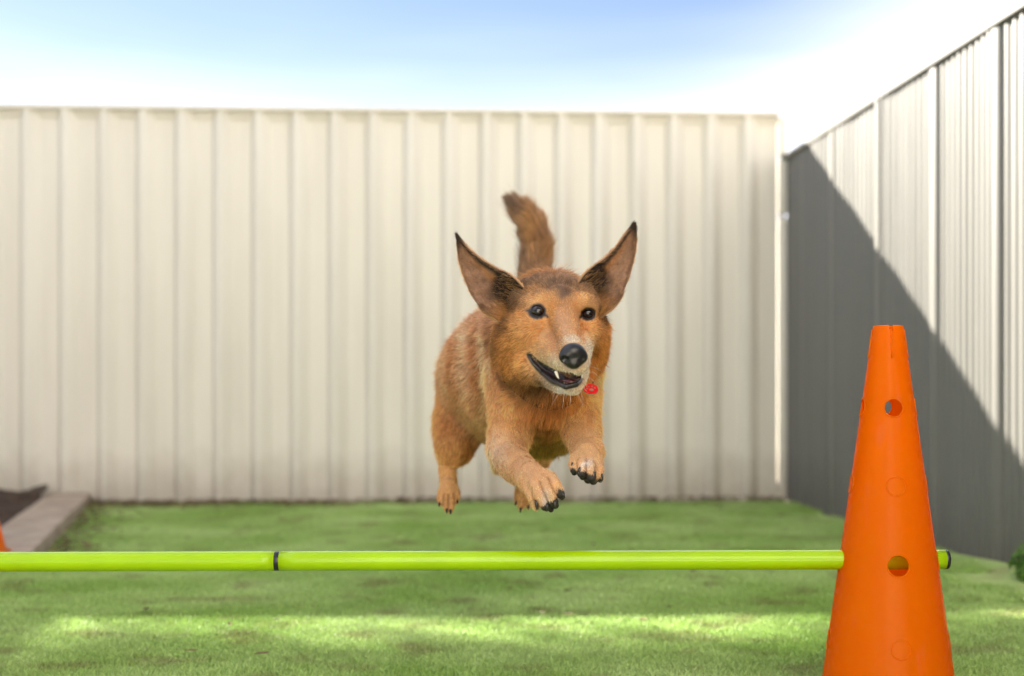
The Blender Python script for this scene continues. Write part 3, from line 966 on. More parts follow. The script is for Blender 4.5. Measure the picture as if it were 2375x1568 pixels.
def chain_d(P_, seg):
    """distance to a chain of tapered capsules, the direction along it, for points (n,3)"""
    best = None
    if len(seg) == 1:
        c, r = seg[0]
        return np.linalg.norm(P_ - c, axis=-1) - r, np.broadcast_to(np.array([0, 1., 0]), P_.shape)
    for (a, ra), (b2, rb2) in zip(seg[:-1], seg[1:]):
        ab = b2 - a
        tt = np.clip(((P_ - a) @ ab) / (ab @ ab), 0, 1)
        d = np.linalg.norm(P_ - a - tt[..., None] * ab, axis=-1) - (ra + (rb2 - ra) * tt)
        u_ = ab / np.linalg.norm(ab)
        if best is None:
            best, dr = d, np.broadcast_to(u_, P_.shape).copy()
        else:
            m_ = d < best
            best = np.where(m_, d, best)
            dr[m_] = u_
    return best, dr

def region(seg, pad):
    P_ = np.array([c for c, r in seg]); rr2 = np.array([r for c, r in seg])[:, None]
    a = np.clip(np.floor(((P_ - rr2).min(0) - pad - lo) / VX).astype(int), 0, dims)
    b2 = np.clip(np.ceil(((P_ + rr2).max(0) + pad - lo) / VX).astype(int), 0, dims)
    return a, b2
def grid_pts(a, b2):
    ax = [lo[i] + np.arange(a[i], b2[i]) * VX for i in range(3)]
    return np.stack(np.meshgrid(*ax, indexing='ij'), -1).astype(np.float32)
def smin(a, b2, k):
    h = np.clip(0.5 + 0.5 * (b2 - a) / k, 0, 1)
    return b2 + (a - b2) * h - k * h * (1 - h)
for q in PR:
    a, b2 = region(q['p'], q['k'] + 0.012)
    G = grid_pts(a, b2)
    d, _ = chain_d(G, q['p'])
    sl = tuple(slice(a[i], b2[i]) for i in range(3))
    F[sl] = smin(F[sl], d.astype(np.float32), q['k'])
for x in PADS:
    seg = [(W(*x[:3]), x[3] / 100)]
    a, b2 = region(seg, 0.01); sl = tuple(slice(a[i], b2[i]) for i in range(3))
    F[sl] = smin(F[sl], chain_d(grid_pts(a, b2), seg)[0].astype(np.float32), 0.003)

def sample_F(P_):
    g_ = (P_ - lo) / VX
    i = np.clip(np.floor(g_).astype(int), 0, dims - 2); f = g_ - i
    r = 0
    for dx in (0, 1):
        for dy in (0, 1):
            for dz in (0, 1):
                w = (f[:, 0] if dx else 1 - f[:, 0]) * (f[:, 1] if dy else 1 - f[:, 1]) * (f[:, 2] if dz else 1 - f[:, 2])
                r = r + w * F[i[:, 0] + dx, i[:, 1] + dy, i[:, 2] + dz]
    return r
def surf(px, py, lo_=1.96, hi_=2.30):
    """distance at which the head's skin lies behind a photo pixel"""
    Ds = np.arange(lo_, hi_, 0.0005)
    P_ = np.stack([(px - CX) / FPX * Ds, Ds, CAMZ + (HY - py) / FPX * Ds], 1)
    v = sample_F(P_)
    k = np.argmax(v < 0)
    return float(Ds[k]) if v[k] < 0 else 2.12
def on_skin(lst):
    """(px, py, depth below the skin in cm, radius in cm)"""
    return [(x, y_, surf(x, y_) + d_ / 100, r) for x, y_, d_, r in lst]
F0 = F.copy()
EL, ER = surf(1247, 723), surf(1362, 727)
CARVE = [
    (on_skin([(1228, 824, .12, .26), (1244, 841, .12, .38), (1267, 859, .12, .47), (1294, 871, .2, .60)]) + [(1320, 877, 2.012, .80), (1341, 872, 2.028, .58)], 0.3),
    ([(1290, 872, 2.07, .9), (1322, 876, 2.04, .98), (1340, 872, 2.07, .65)], 0.4),
    ([(1247, 723, EL + .006, 1.02)], 0.25), ([(1362.5, 727, ER + .006, .95)], 0.25),
]
def ell(cx_, cy_, a_, b_, dd, r, n_=17):
    return [(cx_ + a_ * math.cos(t_), cy_ + b_ * math.sin(t_), dd, r) for t_ in np.linspace(0, 2 * math.pi, n_)]
LIP = [
    (on_skin([(1226, 822, .1, .13), (1235, 841, .1, .19), (1254, 861, .1, .26), (1280, 882, .12, .34)]) + [(1312, 897, 2.022, .44), (1336, 892, 2.028, .42), (1348, 880, 2.050, .26)], .25),
    (on_skin([(1227, 818, .08, .12), (1243, 833, .08, .15), (1265, 851, .08, .17), (1288, 863, .10, .18)]), .2),
    (on_skin(ell(1246.5, 723.5, 17.5, 15.0, .03, .15)), .2),
    (on_skin(ell(1362.5, 727.5, 15.0, 15.2, .03, .14)), .2),
    (on_skin([(1262, 729, .02, .18), (1271, 735, .04, .08)]), .2), (on_skin([(1230, 722, .05, .15), (1223, 721, .06, .07)]), .2), (on_skin([(1350, 732, .02, .16), (1343, 737, .04, .08)]), .2),
    # upper lids: folds of coat over the eyes
]
FOLD = [(on_skin([(1228, 714, .15, .30), (1240, 704, .05, .36), (1254, 704, .05, .36), (1265, 714, .1, .28)]), .35), (on_skin([(1348, 716, .1, .25), (1356, 708, .05, .32), (1368, 708, .1, .32), (1377, 717, .2, .25)]), .35)]
for cv, k in CARVE:
    seg = [(W(x, y_, d_), r / 100) for x, y_, d_, r in cv]
    a, b2 = region(seg, 0.01); sl = tuple(slice(a[i], b2[i]) for i in range(3))
    F[sl] = -smin(-F[sl], chain_d(grid_pts(a, b2), seg)[0].astype(np.float32), k / 100)
CREASES = []
for ch in CREASE:
    hind = ch[0][0] < 1100
    seg = [(W(x, y_, (surf(x, y_, 2.45, 2.62) if hind else surf(x, y_)) + .0006), .0011) for x, y_ in ch]
    CREASES.append(seg)
    a, b2 = region(seg, 0.01); sl = tuple(slice(a[i], b2[i]) for i in range(3))
    F[sl] = -smin(-F[sl], chain_d(grid_pts(a, b2), seg)[0].astype(np.float32), .0015)
LIPS = []
for cv, k in LIP + FOLD:
    seg = [(W(x, y_, d_), r / 100) for x, y_, d_, r in cv]
    if len(LIPS) < len(LIP): LIPS.append(seg)
    a, b2 = region(seg, 0.01); sl = tuple(slice(a[i], b2[i]) for i in range(3))
    F[sl] = smin(F[sl], chain_d(grid_pts(a, b2), seg)[0].astype(np.float32), k / 100)
print('surf eyes', EL, ER, 'mouth', surf(1245, 842), surf(1294, 874), surf(1320, 905), 'nose', surf(1330, 828), surf(1330, 850))

import openvdb
vg = openvdb.FloatGrid(0.05)
vg.copyFromArray(F)
vp, vt, vq = vg.convertToPolygons(isovalue=0.0)
VB = vp.astype(np.float64) * VX + lo
QB = vq.astype(np.int64)

def grad_F(P_, e=0.003):
    g_ = np.stack([sample_F(P_ + np.eye(3)[i] * e) - sample_F(P_ - np.eye(3)[i] * e) for i in range(3)], 1)
    return g_ / (np.linalg.norm(g_, axis=1)[:, None] + 1e-9)

def nn(v): return v / (np.linalg.norm(v, axis=-1, keepdims=True) + 1e-9)

# paint: soft blobs (px, py, half-width px, half-height px, max distance, colour, strength)
BL = [
    # head
    (1278, 658, 108, 42, 2.3, C_SABLE, .95), (1303, 680, 17, 34, 2.2, s2l(84, 62, 52), .9), (1300, 640, 40, 12, 2.3, s2l(196, 160, 132), .5),
    (1207, 690, 24, 42, 2.3, C_SABLE, .85), (1386, 690, 22, 36, 2.3, s2l(150, 118, 88), .8),
    (1246, 688, 27, 15, 2.2, s2l(226, 172, 116), .9), (1352, 690, 20, 15, 2.2, s2l(228, 176, 122), .9),
    (1280, 722, 14, 20, 2.2, C_ORANGE, .9), (1337, 722, 10, 18, 2.2, C_RUST, .7),
    (1311, 765, 24, 36, 2.12, s2l(206, 160, 124), .9), (1284, 806, 12, 46, 2.13, s2l(196, 116, 60), .75), (1352, 770, 8, 30, 2.13, s2l(190, 112, 54), .7), (1300, 735, 10, 14, 2.2, s2l(186, 140, 108), .7),
    (1218, 750, 40, 24, 2.2, s2l(216, 164, 112), .7), (1182, 790, 34, 40, 2.3, s2l(212, 152, 92), .6), (1218, 782, 30, 30, 2.2, s2l(218, 170, 116), .6),
    (1400, 790, 24, 60, 2.3, s2l(204, 136, 70), .7), (1376, 760, 18, 24, 2.2, s2l(216, 160, 104), .6),
    (1330, 792, 24, 10, 2.06, C_CREAM, 1.0), (1286, 846, 34, 26, 2.12, s2l(246, 220, 192), .95), (1262, 800, 26, 26, 2.15, s2l(218, 164, 112), .8),
    (1370, 836, 10, 36, 2.10, s2l(242, 232, 216), .95), (1336, 868, 30, 10, 2.06, s2l(236, 226, 212), .9),
    (1318, 912, 42, 12, 2.12, s2l(252, 248, 240), 1.0), (1268, 888, 30, 12, 2.14, s2l(232, 216, 190), .9), (1238, 866, 20, 16, 2.18, s2l(222, 180, 130), .6),
    (1166, 750, 14, 40, 2.3, s2l(30, 20, 14), .95), (1398, 728, 9, 30, 2.3, s2l(30, 20, 14), .8), (1144, 800, 11, 66, 2.5, s2l(96, 60, 32), .9), (1398, 730, 10, 26, 2.3, C_DARK, .6), (1160, 800, 16, 40, 2.4, s2l(176, 120, 66), .5),  # tall brown blob paints the shaded seam between cheek and neck
    (1215, 880, 60, 26, 2.4, s2l(150, 106, 52), .5), (1236, 904, 60, 27, 2.45, s2l(52, 28, 14), .97), (1165, 862, 14, 26, 2.5, s2l(96, 58, 28), .85), (1196, 888, 26, 16, 2.5, s2l(72, 40, 20), .9), (1300, 936, 46, 10, 2.4, s2l(90, 50, 26), .7), (1318, 910, 40, 12, 2.10, s2l(255, 252, 246), 1.0),  # dark blobs under chin and jaw are shade painted into the coat
    (1268, 985, 30, 22, 2.4, s2l(172, 98, 40), .6),
    # chest, belly and legs
    (1262, 1005, 36, 38, 2.6, s2l(84, 60, 18), .75), (1185, 960, 56, 60, 2.4, s2l(246, 188, 122), .6), (1150, 940, 18, 90, 2.4, s2l(214, 162, 122), .6),  # dark olive between the forelegs is painted shade
    (1350, 960, 40, 60, 2.4, s2l(244, 176, 98), .7), (1345, 1040, 26, 26, 2.3, s2l(228, 184, 134), .6),
    (1196, 975, 30, 16, 2.4, s2l(206, 136, 72), .5), (1220, 1095, 30, 24, 2.2, s2l(216, 164, 124), .6), (1148, 1050, 24, 36, 2.3, s2l(240, 204, 176), .85),  # last pale blob paints a highlight on the foreleg
    (1262, 1160, 11, 14, 2.05, s2l(240, 232, 226), .9), (1358, 1082, 16, 9, 2.1, s2l(240, 234, 232), .9),
    (1055, 820, 12, 110, 2.8, s2l(176, 112, 66), .8), (1085, 800, 9, 90, 2.8, s2l(240, 204, 174), .9), (1062, 770, 10, 50, 2.9, s2l(196, 146, 116), .5),  # pale and dark flank stripes paint the sheen over the ribs
    (1108, 840, 8, 80, 2.8, s2l(172, 108, 62), .8), (1128, 810, 7, 80, 2.8, s2l(240, 204, 170), .8), (1100, 735, 40, 24, 2.9, s2l(192, 146, 118), .8),
    (1080, 940, 30, 30, 2.9, s2l(204, 156, 108), .5), (1040, 980, 30, 60, 2.9, s2l(192, 136, 84), .5), (1085, 1040, 20, 40, 2.9, s2l(132, 84, 30), .8), (1100, 990, 30, 20, 2.9, s2l(214, 172, 120), .5),
    (1262, 618, 70, 14, 2.45, s2l(206, 138, 86), .8),
    # tail
    (1196, 480, 16, 22, 3, s2l(70, 58, 56), .9), (1238, 545, 14, 60, 3, s2l(196, 158, 112), .8), (1212, 600, 14, 40, 3, s2l(92, 74, 66), .7), (1262, 600, 14, 40, 3, s2l(158, 118, 78), .7),
]
def px_of(P_):
    return CX + P_[:, 0] / P_[:, 1] * FPX, HY - (P_[:, 2] - CAMZ) / P_[:, 1] * FPX

def attrs(P_):
    """colour, fur length, fur direction, lift and density from the nearest volumes"""
    n = len(P_)
    D = np.empty((len(PR), n), np.float32); dirs = []
    for i, q in enumerate(PR):
        d, dr = chain_d(P_, q['p']); D[i] = d; dirs.append(dr.astype(np.float32))
    dm = D.min(0)
    Wt = np.exp(-(D - dm) / 0.007); Wt /= Wt.sum(0)
    col = np.einsum('in,ic->nc', Wt, np.array([q['col'] for q in PR]))
    L = Wt.T @ np.array([q['L'] for q in PR]); lift = Wt.T @ np.array([q['lift'] for q in PR]); den = Wt.T @ np.array([q['dens'] for q in PR])
    fl = sum(Wt[i][:, None] * dirs[i] for i in range(len(PR)))
    px, py = px_of(P_)
    # the coat is shortest round the eyes and lips
    for ex, ey in ((1247, 723), (1362.5, 727)):
        de_ = np.hypot(px - ex, py - ey)
        L = np.where((P_[:, 1] < 2.2) & (de_ < 40), L * np.clip((de_ - 12) / 26, .22, 1), L)
    # breakup along the coat
    nz1 = vnoise(P_, 55, 1); nz2 = vnoise(P_, 22, 2)
    wx = (vnoise(P_, 70, 11) - .5) * 22; wy = (vnoise(P_, 70, 12) - .5) * 22
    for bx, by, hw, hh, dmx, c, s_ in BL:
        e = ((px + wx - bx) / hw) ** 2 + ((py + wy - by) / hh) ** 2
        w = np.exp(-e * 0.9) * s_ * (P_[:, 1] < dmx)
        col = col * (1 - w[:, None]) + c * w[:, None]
    col = col * (0.80 + 0.25 * nz1 + 0.18 * nz2)[:, None]
    # bare dark skin: pads, lips, mouth, eye rims
    bare = np.zeros(n); wet = np.zeros(n)
    def dark(w, c, wt):
        nonlocal col, bare, wet
        col = col * (1 - w[:, None]) + c * w[:, None]; bare = np.maximum(bare, w); wet = np.maximum(wet, w * wt)
    for x in PADS:
        d = np.linalg.norm(P_ - W(*x[:3]), axis=1) - x[3] / 100
        dark(np.clip(1 - d / 0.0022, 0, 1), np.array([.018, .015, .015]), .35)
    for seg in CREASES:  # shade in the toe grooves tinted into the coat
        d, _ = chain_d(P_, seg)
        w = np.clip(1 - d / .0022, 0, 1) * .5
        col = col * (1 - w[:, None]) + s2l(112, 66, 40) * w[:, None]; L = L * (1 - .5 * w)
    for x in BLACKS:
        d = np.linalg.norm(P_ - W(*x[:3]), axis=1) - x[3] / 100 + .0016 * (vnoise(P_, 400, 8) - .5)
        dark(np.clip(.8 - d / 0.0014, 0, 1), np.array([.020, .016, .015]), .3)
    for cv, k in CARVE[:2]:
        seg = [(W(x, y_, d_), r / 100) for x, y_, d_, r in cv]
        d, _ = chain_d(P_, seg)
        dark(np.clip(1.5 - d / 0.0022, 0, 1), np.array([.035, .016, .016]), .8)
    for seg in LIPS:
        d, _ = chain_d(P_, seg)
        dark(np.clip(1.3 - d / 0.0016, 0, 1), np.array([.020, .017, .018]), .8)
    for ec, er in ((W(1247, 723, EL + .001), .0118), (W(1362.5, 727, ER + .001), .0110)):
        d = np.linalg.norm((P_ - ec), axis=1) - er
        dark(np.clip(1.1 - d / 0.0020, 0, 1), np.array([.016, .012, .012]), .7)
    dn = np.linalg.norm(P_ - W(1329, 828, 2.0), axis=1)
    dark(np.clip((0.0185 - dn) / .003, 0, 1), np.array([.02, .018, .02]), .6)
    warm = 1 - col.min(1) / (col.max(1) + 1e-6)
    fac = np.stack([1.10 + 0 * warm, 1.03 - .075 * warm, 1.04 - .28 * warm], 1)
    lum = col @ np.array([.3, .5, .2])
    dk = np.clip((.085 - lum) / .065, 0, 1)[:, None]
    coat = (col ** 0.80 * fac) * (1 - dk) + (col ** 1.10) * dk
    return np.where(bare[:, None] > .3, col, coat), L, fl, lift, den, bare, wet

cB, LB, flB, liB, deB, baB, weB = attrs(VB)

# --- ears: curled sheets, joined to the same skin mesh
EARS = [
    dict(up=[(1060, 546, 2.20), (1086, 576, 2.19), (1126, 608, 2.175), (1162, 628, 2.15), (1186, 642, 2.135), (1212, 668, 2.13)],
         dn=[(1060, 546, 2.20), (1066, 603, 2.20), (1083, 655, 2.19), (1101, 692, 2.175), (1124, 722, 2.155), (1172, 752, 2.155)], flip=1),
    dict(up=[(1468, 519, 2.22), (1448, 547, 2.215), (1421, 582, 2.20), (1392, 608, 2.175), (1366, 628, 2.15), (1344, 656, 2.14)],
         dn=[(1474, 522, 2.22), (1474, 572, 2.22), (1463, 622, 2.215), (1449, 662, 2.195), (1434, 698, 2.17), (1390, 736, 2.17)], flip=-1),
]
def spline(P_, n):
    P_ = np.array(P_, float); m_ = len(P_)
    t_ = np.linspace(0, m_ - 1, n); i = np.clip(t_.astype(int), 0, m_ - 2); f = (t_ - i)[:, None]
    p0, p1, p2, p3 = P_[np.clip(i - 1, 0, m_ - 1)], P_[i], P_[i + 1], P_[np.clip(i + 2, 0, m_ - 1)]
    return 0.5 * (2 * p1 + (p2 - p0) * f + (2 * p0 - 5 * p1 + 4 * p2 - p3) * f ** 2 + (3 * p1 - p0 - 3 * p2 + p3) * f ** 3)
allV = [VB]; allQ = [QB]; allC = [cB * np.where(baB > .5, 1.0, 0.55)[:, None]]; allW = [weB]  # skin under fur darkened to deepen the gaps between hairs
off = len(VB)
ear_hairs = []
NS, NT = 46, 30
for E_ in EARS:
    up = spline([W(*p) for p in E_['up']], NS); dn = spline([W(*p) for p in E_['dn']], NS)
    s_ = np.linspace(0, 1, NS)[:, None]; t_ = np.linspace(0, 1, NT)[None, :]
    S, T_ = np.broadcast_arrays(s_, t_)
    base = up[:, None, :] * (1 - t_[..., None]) + dn[:, None, :] * t_[..., None]
    base = base + np.array([0, 0, 0])
    cup = (0.004 + 0.024 * S ** 0.9) * (4 * T_ * (1 - T_)) ** 0.7 * np.minimum(1, S * 4)
    # the little fold of the outer edge
    cup = cup - 0.011 * np.exp(-((S - .70) / .07) ** 2) * np.exp(-((T_ - .90) / .09) ** 2) + 0.006 * np.exp(-((S - .70) / .05) ** 2) * np.exp(-((T_ - .76) / .06) ** 2)
    base = base + np.array([0, 1., 0]) * cup[..., None] + 0.0012 * np.sin(S * 30 + T_ * 9)[..., None] * np.array([0, .6, .3])
    # rim curls slightly forward
    dU = np.gradient(base, axis=0); dT = np.gradient(base, axis=1)
    nr_ = nn(np.cross(dU, dT)); nr_ = nr_ * np.where(nr_[..., 1:2] > 0, -1, 1)     # front normal, towards the camera
    thick = 0.0015 + 0.0022 * S
    back = base - nr_ * thick[..., None]
    def ecol(front):
        P_ = base.reshape(-1, 3)
        s1, t1 = S.reshape(-1), T_.reshape(-1)
        nzz = vnoise(P_, 120, 5)
        if front:
            c = np.tile(s2l(150, 110, 82), (len(P_), 1))
            w = np.exp(-((t1 - .22) / .13) ** 2) * np.clip(s1 * 1.6, 0, 1); c = c * (1 - w[:, None] * .8) + s2l(178, 112, 50) * w[:, None] * .8
            w = np.clip(1.7 - t1 / .13, 0, 1) * np.clip(1.5 - s1, 0, 1) * (t1 > .02); c = c * (1 - w[:, None]) + s2l(30, 22, 18) * w[:, None]
            w = np.clip((s1 - .56) / .2, 0, 1) * np.clip(1 - t1 / (.34 + .5 * s1), 0, 1); w = np.clip(w * 2.8, 0, .97); c = c * (1 - w[:, None]) + s2l(26, 20, 16) * w[:, None]
            w = np.clip((s1 - .80) / .15, 0, 1) * np.clip((t1 - .4) / .3, 0, 1) * .8; c = c * (1 - w[:, None]) + s2l(190, 128, 56) * w[:, None]
            w = np.clip((t1 - .95) / .05, 0, 1) * .7; c = c * (1 - w[:, None]) + s2l(60, 40, 28) * w[:, None]
        else:
            c = np.tile(s2l(206, 150, 96), (len(P_), 1))
        w = np.clip(1.6 - s1 / .12, 0, 1) * .95; c = c * (1 - w[:, None]) + s2l(34, 26, 24) * w[:, None]
        return (c * (0.8 + .4 * nzz)[:, None]) ** .8 * .92
    cf, cb = ecol(True), ecol(False)
    n1 = NS * NT
    idx = np.arange(n1).reshape(NS, NT)
    q1 = np.stack([idx[:-1, :-1], idx[:-1, 1:], idx[1:, 1:], idx[1:, :-1]], -1).reshape(-1, 4)
    q2 = q1[:, ::-1] + n1
    edge = []
    for (l1) in (idx[:, 0], idx[::-1, -1], idx[-1, :], idx[0, ::-1]):
        for a_, b_ in zip(l1[:-1], l1[1:]): edge.append((a_, b_, b_ + n1, a_ + n1))
    allV += [base.reshape(-1, 3), back.reshape(-1, 3)]
    allQ.append(np.concatenate([q1, q2, np.array(edge)]) + off)
    allC += [cf * .8, cb * .8]; allW += [np.zeros(n1), np.zeros(n1)]
    off += 2 * n1
    ear_hairs.append((base, back, nr_, dU, dT, cf, cb, S, T_))

VA = np.concatenate(allV); QA = np.concatenate(allQ); CA = np.concatenate(allC); WA = np.concatenate(allW)
me = bpy.data.meshes.new('body')
me.vertices.add(len(VA)); me.vertices.foreach_set('co', VA.astype(np.float32).ravel())
nf = len(QA)
me.loops.add(nf * 4); me.loops.foreach_set('vertex_index', QA.astype(np.int32).ravel())
me.polygons.add(nf); me.polygons.foreach_set('loop_start', np.arange(0, nf * 4, 4, dtype=np.int32))
if len(vt):
    print('tris', len(vt))
me.polygons.foreach_set('use_smooth', [True] * nf)
me.update(calc_edges=True); me.validate()
fix_normals(me)
at = me.attributes.new('coat', 'FLOAT_COLOR', 'POINT')
at.data.foreach_set('color', np.concatenate([CA, np.ones((len(CA), 1))], 1).astype(np.float32).ravel())
at = me.attributes.new('wet', 'FLOAT', 'POINT'); at.data.foreach_set('value', WA.astype(np.float32))
M_SKIN, t, b = mat_new('dog_skin')
a_c = N(t, 'ShaderNodeAttribute', attribute_name='coat'); a_w = N(t, 'ShaderNodeAttribute', attribute_name='wet')
t.links.new(a_c.outputs['Color'], b.inputs['Base Color'])
mrr = N(t, 'ShaderNodeMapRange'); mrr.inputs['To Min'].default_value = 0.85; mrr.inputs['To Max'].default_value = 0.22
t.links.new(a_w.outputs['Fac'], mrr.inputs['Value']); t.links.new(mrr.outputs[0], b.inputs['Roughness'])
nz_ = N(t, 'ShaderNodeTexNoise'); nz_.inputs['Scale'].default_value = 700
g = N(t, 'ShaderNodeNewGeometry'); t.links.new(g.outputs['Position'], nz_.inputs['Vector'])
add_bump(t, b, nz_.outputs[0], 0.5, 0.0008)
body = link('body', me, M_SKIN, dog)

# --- fur
M_FUR, t, b = mat_new('fur')
a_c = N(t, 'ShaderNodeAttribute', attribute_name='coat')
t.links.new(a_c.outputs['Color'], b.inputs['Base Color'])
b.inputs['Roughness'].default_value = 0.55
b.inputs['Specular IOR Level'].default_value = 0.28
tr = N(t, 'ShaderNodeBsdfTranslucent'); t.links.new(a_c.outputs['Color'], tr.inputs['Color'])
ms = N(t, 'ShaderNodeMixShader'); ms.inputs[0].default_value = 0.30
t.links.new(b.outputs[0], ms.inputs[1]); t.links.new(tr.outputs[0], ms.inputs[2])
t.links.new(ms.outputs[0], t.nodes['Material Output'].inputs['Surface'])

def fur_object(name, root, nrm, flow, L, lift, col, rad, seed, curl=0.12, parent=dog, npt=5, tipf=0.25):
    r = np.random.default_rng(seed)
    n = len(root)
    tang = nn(flow - (flow * nrm).sum(1)[:, None] * nrm)
    # clumps: neighbours lean the same way
    jm = np.where(L > .022, .55, np.clip(L / .016, .3, 1.0))[:, None]
    jit = np.stack([vnoise(root, 140, seed + 1 + i) - .5 for i in range(3)], 1) * 1.1 + np.stack([vnoise(root, 45, seed + 5 + i) - .5 for i in range(3)], 1) * .7
    d0 = nn(tang + nrm * lift[:, None] * 1.6 + jit * jm * .5 + r.normal(0, .13, (n, 3)))
    d1 = nn(tang + nrm * (lift[:, None] * .45) + jit * jm * .8 + r.normal(0, .11, (n, 3)))
    stray = (r.random(n) < .06)[:, None]
    d0 = np.where(stray, nn(d0 + nrm * .5), d0); d1 = np.where(stray, nn(d1 + r.normal(0, .3, (n, 3))), d1)
    Lr = (L * r.uniform(.65, 1.15, n))[:, None] * np.where(stray, 1.45, 1)
    P_ = np.empty((n, npt, 3), np.float32)
    for k in range(npt):
        t_ = k / (npt - 1)
        P_[:, k] = root + Lr * (d0 * (t_ - t_ * t_ / 2) + d1 * (t_ * t_ / 2) * 1.0) * 1.0 - nrm * 0.0006
    hc = bpy.data.hair_curves.new(name)
    hc.add_curves([npt] * n)
    hc.attributes['position'].data.foreach_set('vector', P_.reshape(-1))
    ra = hc.attributes.get('radius') or hc.attributes.new('radius', 'FLOAT', 'POINT')
    prof_ = np.array([1, 1, .85, .6, .15], np.float32)[:npt]
    ra.data.foreach_set('value', (np.asarray(rad)[:, None] * prof_[None, :]).astype(np.float32).ravel())
    cj = col * (r.normal(1, .20, n).clip(.5, 1.6) * (.72 + .56 * vnoise(root * np.array([1, 1, .6]), 210, seed)))[:, None] * np.array([1, 1, 1])[None]
    ramp = np.array([.50, .75, 1.0, 1.15, 1.28])[:npt]  # dark roots, light tips: depth shade put into strand colour
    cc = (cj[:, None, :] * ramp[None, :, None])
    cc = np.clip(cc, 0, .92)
    ca = hc.attributes.new('coat', 'FLOAT_COLOR', 'POINT')
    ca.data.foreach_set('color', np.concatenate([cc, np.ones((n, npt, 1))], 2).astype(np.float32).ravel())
    o = bpy.data.objects.new(name, hc)
    COL.objects.link(o)
    hc.materials.append(M_FUR)
    o.parent = parent
    o.location = -Vector(parent.location)
    return o

A_, B2, C2, D2 = (VB[QB[:, i]] for i in range(4))
area = 0.5 * np.linalg.norm(np.cross(C2 - A_, D2 - B2), axis=1)
wq = area * deB[QB[:, 0]] * (1 - baB[QB].mean(1)) 
NH = 330000
pick = np.searchsorted(np.cumsum(wq) / wq.sum(), rng.random(NH)).clip(0, len(QB) - 1)
u1, u2 = rng.random((2, NH, 1))
root = (A_[pick] * (1 - u1) * (1 - u2) + B2[pick] * u1 * (1 - u2) + C2[pick] * u1 * u2 + D2[pick] * (1 - u1) * u2)
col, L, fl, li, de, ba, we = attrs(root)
nrm = grad_F(root)
# the face coat sweeps back from the nose, throat and chest hang down
px, py = px_of(root)
face = (root[:, 1] < 2.24) & (py < 930)
away = nn(root - W(1330, 815, 1.97))
fl[face] = nn(away[face] + fl[face] * .3)
fl = fl + np.array([0, 0, -.35])
keep = ba < rng.random(NH) * .5 + .1
root, nrm, fl, L, li, col = (x[keep] for x in (root, nrm, fl, L, li, col))
print('dog verts', len(VB), 'hairs', len(root), round(time.time() - T0, 1))
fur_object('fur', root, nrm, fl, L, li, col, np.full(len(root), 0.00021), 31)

# ear fur
er, en, ef, eL, ec = [], [], [], [], []
for base, back, nr_, dU, dT, cf, cb, S, T_ in ear_hairs:
    for side, P_, cc in ((1, base, cf), (-1, back, cb)):
        n = 16000
        i = (rng.random(n) ** .75 * (NS - 1.001)); j = rng.random(n) * (NT - 1.001)
        ii, jj = i.astype(int), j.astype(int); fi, fj = (i - ii)[:, None], (j - jj)[:, None]
        p = P_[ii, jj] * (1 - fi) * (1 - fj) + P_[ii + 1, jj] * fi * (1 - fj) + P_[ii, jj + 1] * (1 - fi) * fj + P_[ii + 1, jj + 1] * fi * fj
        er.append(p); en.append(nr_[ii, jj] * side)
        f_ = -nn(dU[ii, jj]) + nn(dT[ii, jj]) * (0.25 if side > 0 else 0.05)
        ef.append(f_)
        s1, t1 = i / NS, j / NT
        tuft = (side > 0) * np.clip((s1 - .55) / .3, 0, 1) * (0.35 + .65 * np.clip(1 - t1 / .7, 0, 1))
        eL.append(0.0042 + 0.0035 * ((t1 < .06) | (t1 > .93)) + 0.015 * tuft * rng.random(n))
        c = cc[(ii * NT + jj)]
        lightt = (rng.random(n) < .28 * tuft)[:, None]
        ec.append(np.where(lightt, s2l(206, 156, 104), c))
er, en, ef, eL, ec = (np.concatenate(x) for x in (er, en, ef, eL, ec))
fur_object('ear_fur', er, en, ef, eL, np.full(len(er), .22), ec, np.full(len(er), 0.00017), 77)

# --- eyes
M_EYE, t, b = mat_new('eye')
tcn = N(t, 'ShaderNodeTexCoord')
ln = N(t, 'ShaderNodeVectorMath', operation='LENGTH')
at_ = N(t, 'ShaderNodeAttribute', attribute_name='rad')
rp = N(t, 'ShaderNodeValToRGB'); rp.color_ramp.elements[0].color = (0.003, 0.002, 0.002, 1); rp.color_ramp.elements[0].position = .36
rp.color_ramp.elements[1].color = (0.032, 0.011, 0.006, 1); rp.color_ramp.elements[1].position = .44
for p_, c_ in ((.52, (0.016, 0.007, 0.005, 1)), (.60, (0.006, 0.004, 0.004, 1)), (.92, (0.03, 0.02, 0.02, 1))):
    e_ = rp.color_ramp.elements.new(p_); e_.color = c_
t.links.new(at_.outputs['Fac'], rp.inputs[0]); t.links.new(rp.outputs[0], b.inputs['Base Color'])
b.inputs['Roughness'].default_value = 0.06; b.inputs['Specular IOR Level'].default_value = 0.35; b.inputs['Coat Weight'].default_value = 0.5; b.inputs['Coat Roughness'].default_value = 0.02
def eye(px, py, D, r, look):
    c = W(px, py, D); look = nn(np.array(look, float))
    bm = bmesh.new(); bmesh.ops.create_uvsphere(bm, u_segments=40, v_segments=28, radius=1)
    V = np.array([v.co for v in bm.verts]); cosang = V @ look
    bulge = 1 + 0.06 * np.clip((cosang - .7) / .3, 0, 1)
    P_ = c + V * r * bulge[:, None]
    for v, p in zip(bm.verts, P_): v.co = p
    me = bpy.data.meshes.new('eye'); bm.to_mesh(me); bm.free()
    me.polygons.foreach_set('use_smooth', [True] * len(me.polygons))
    at = me.attributes.new('rad', 'FLOAT', 'POINT')
    at.data.foreach_set('value', (np.arccos(np.clip(cosang, -1, 1)) / (math.pi / 2)).astype(np.float32))
    return link('eye', me, M_EYE, dog)
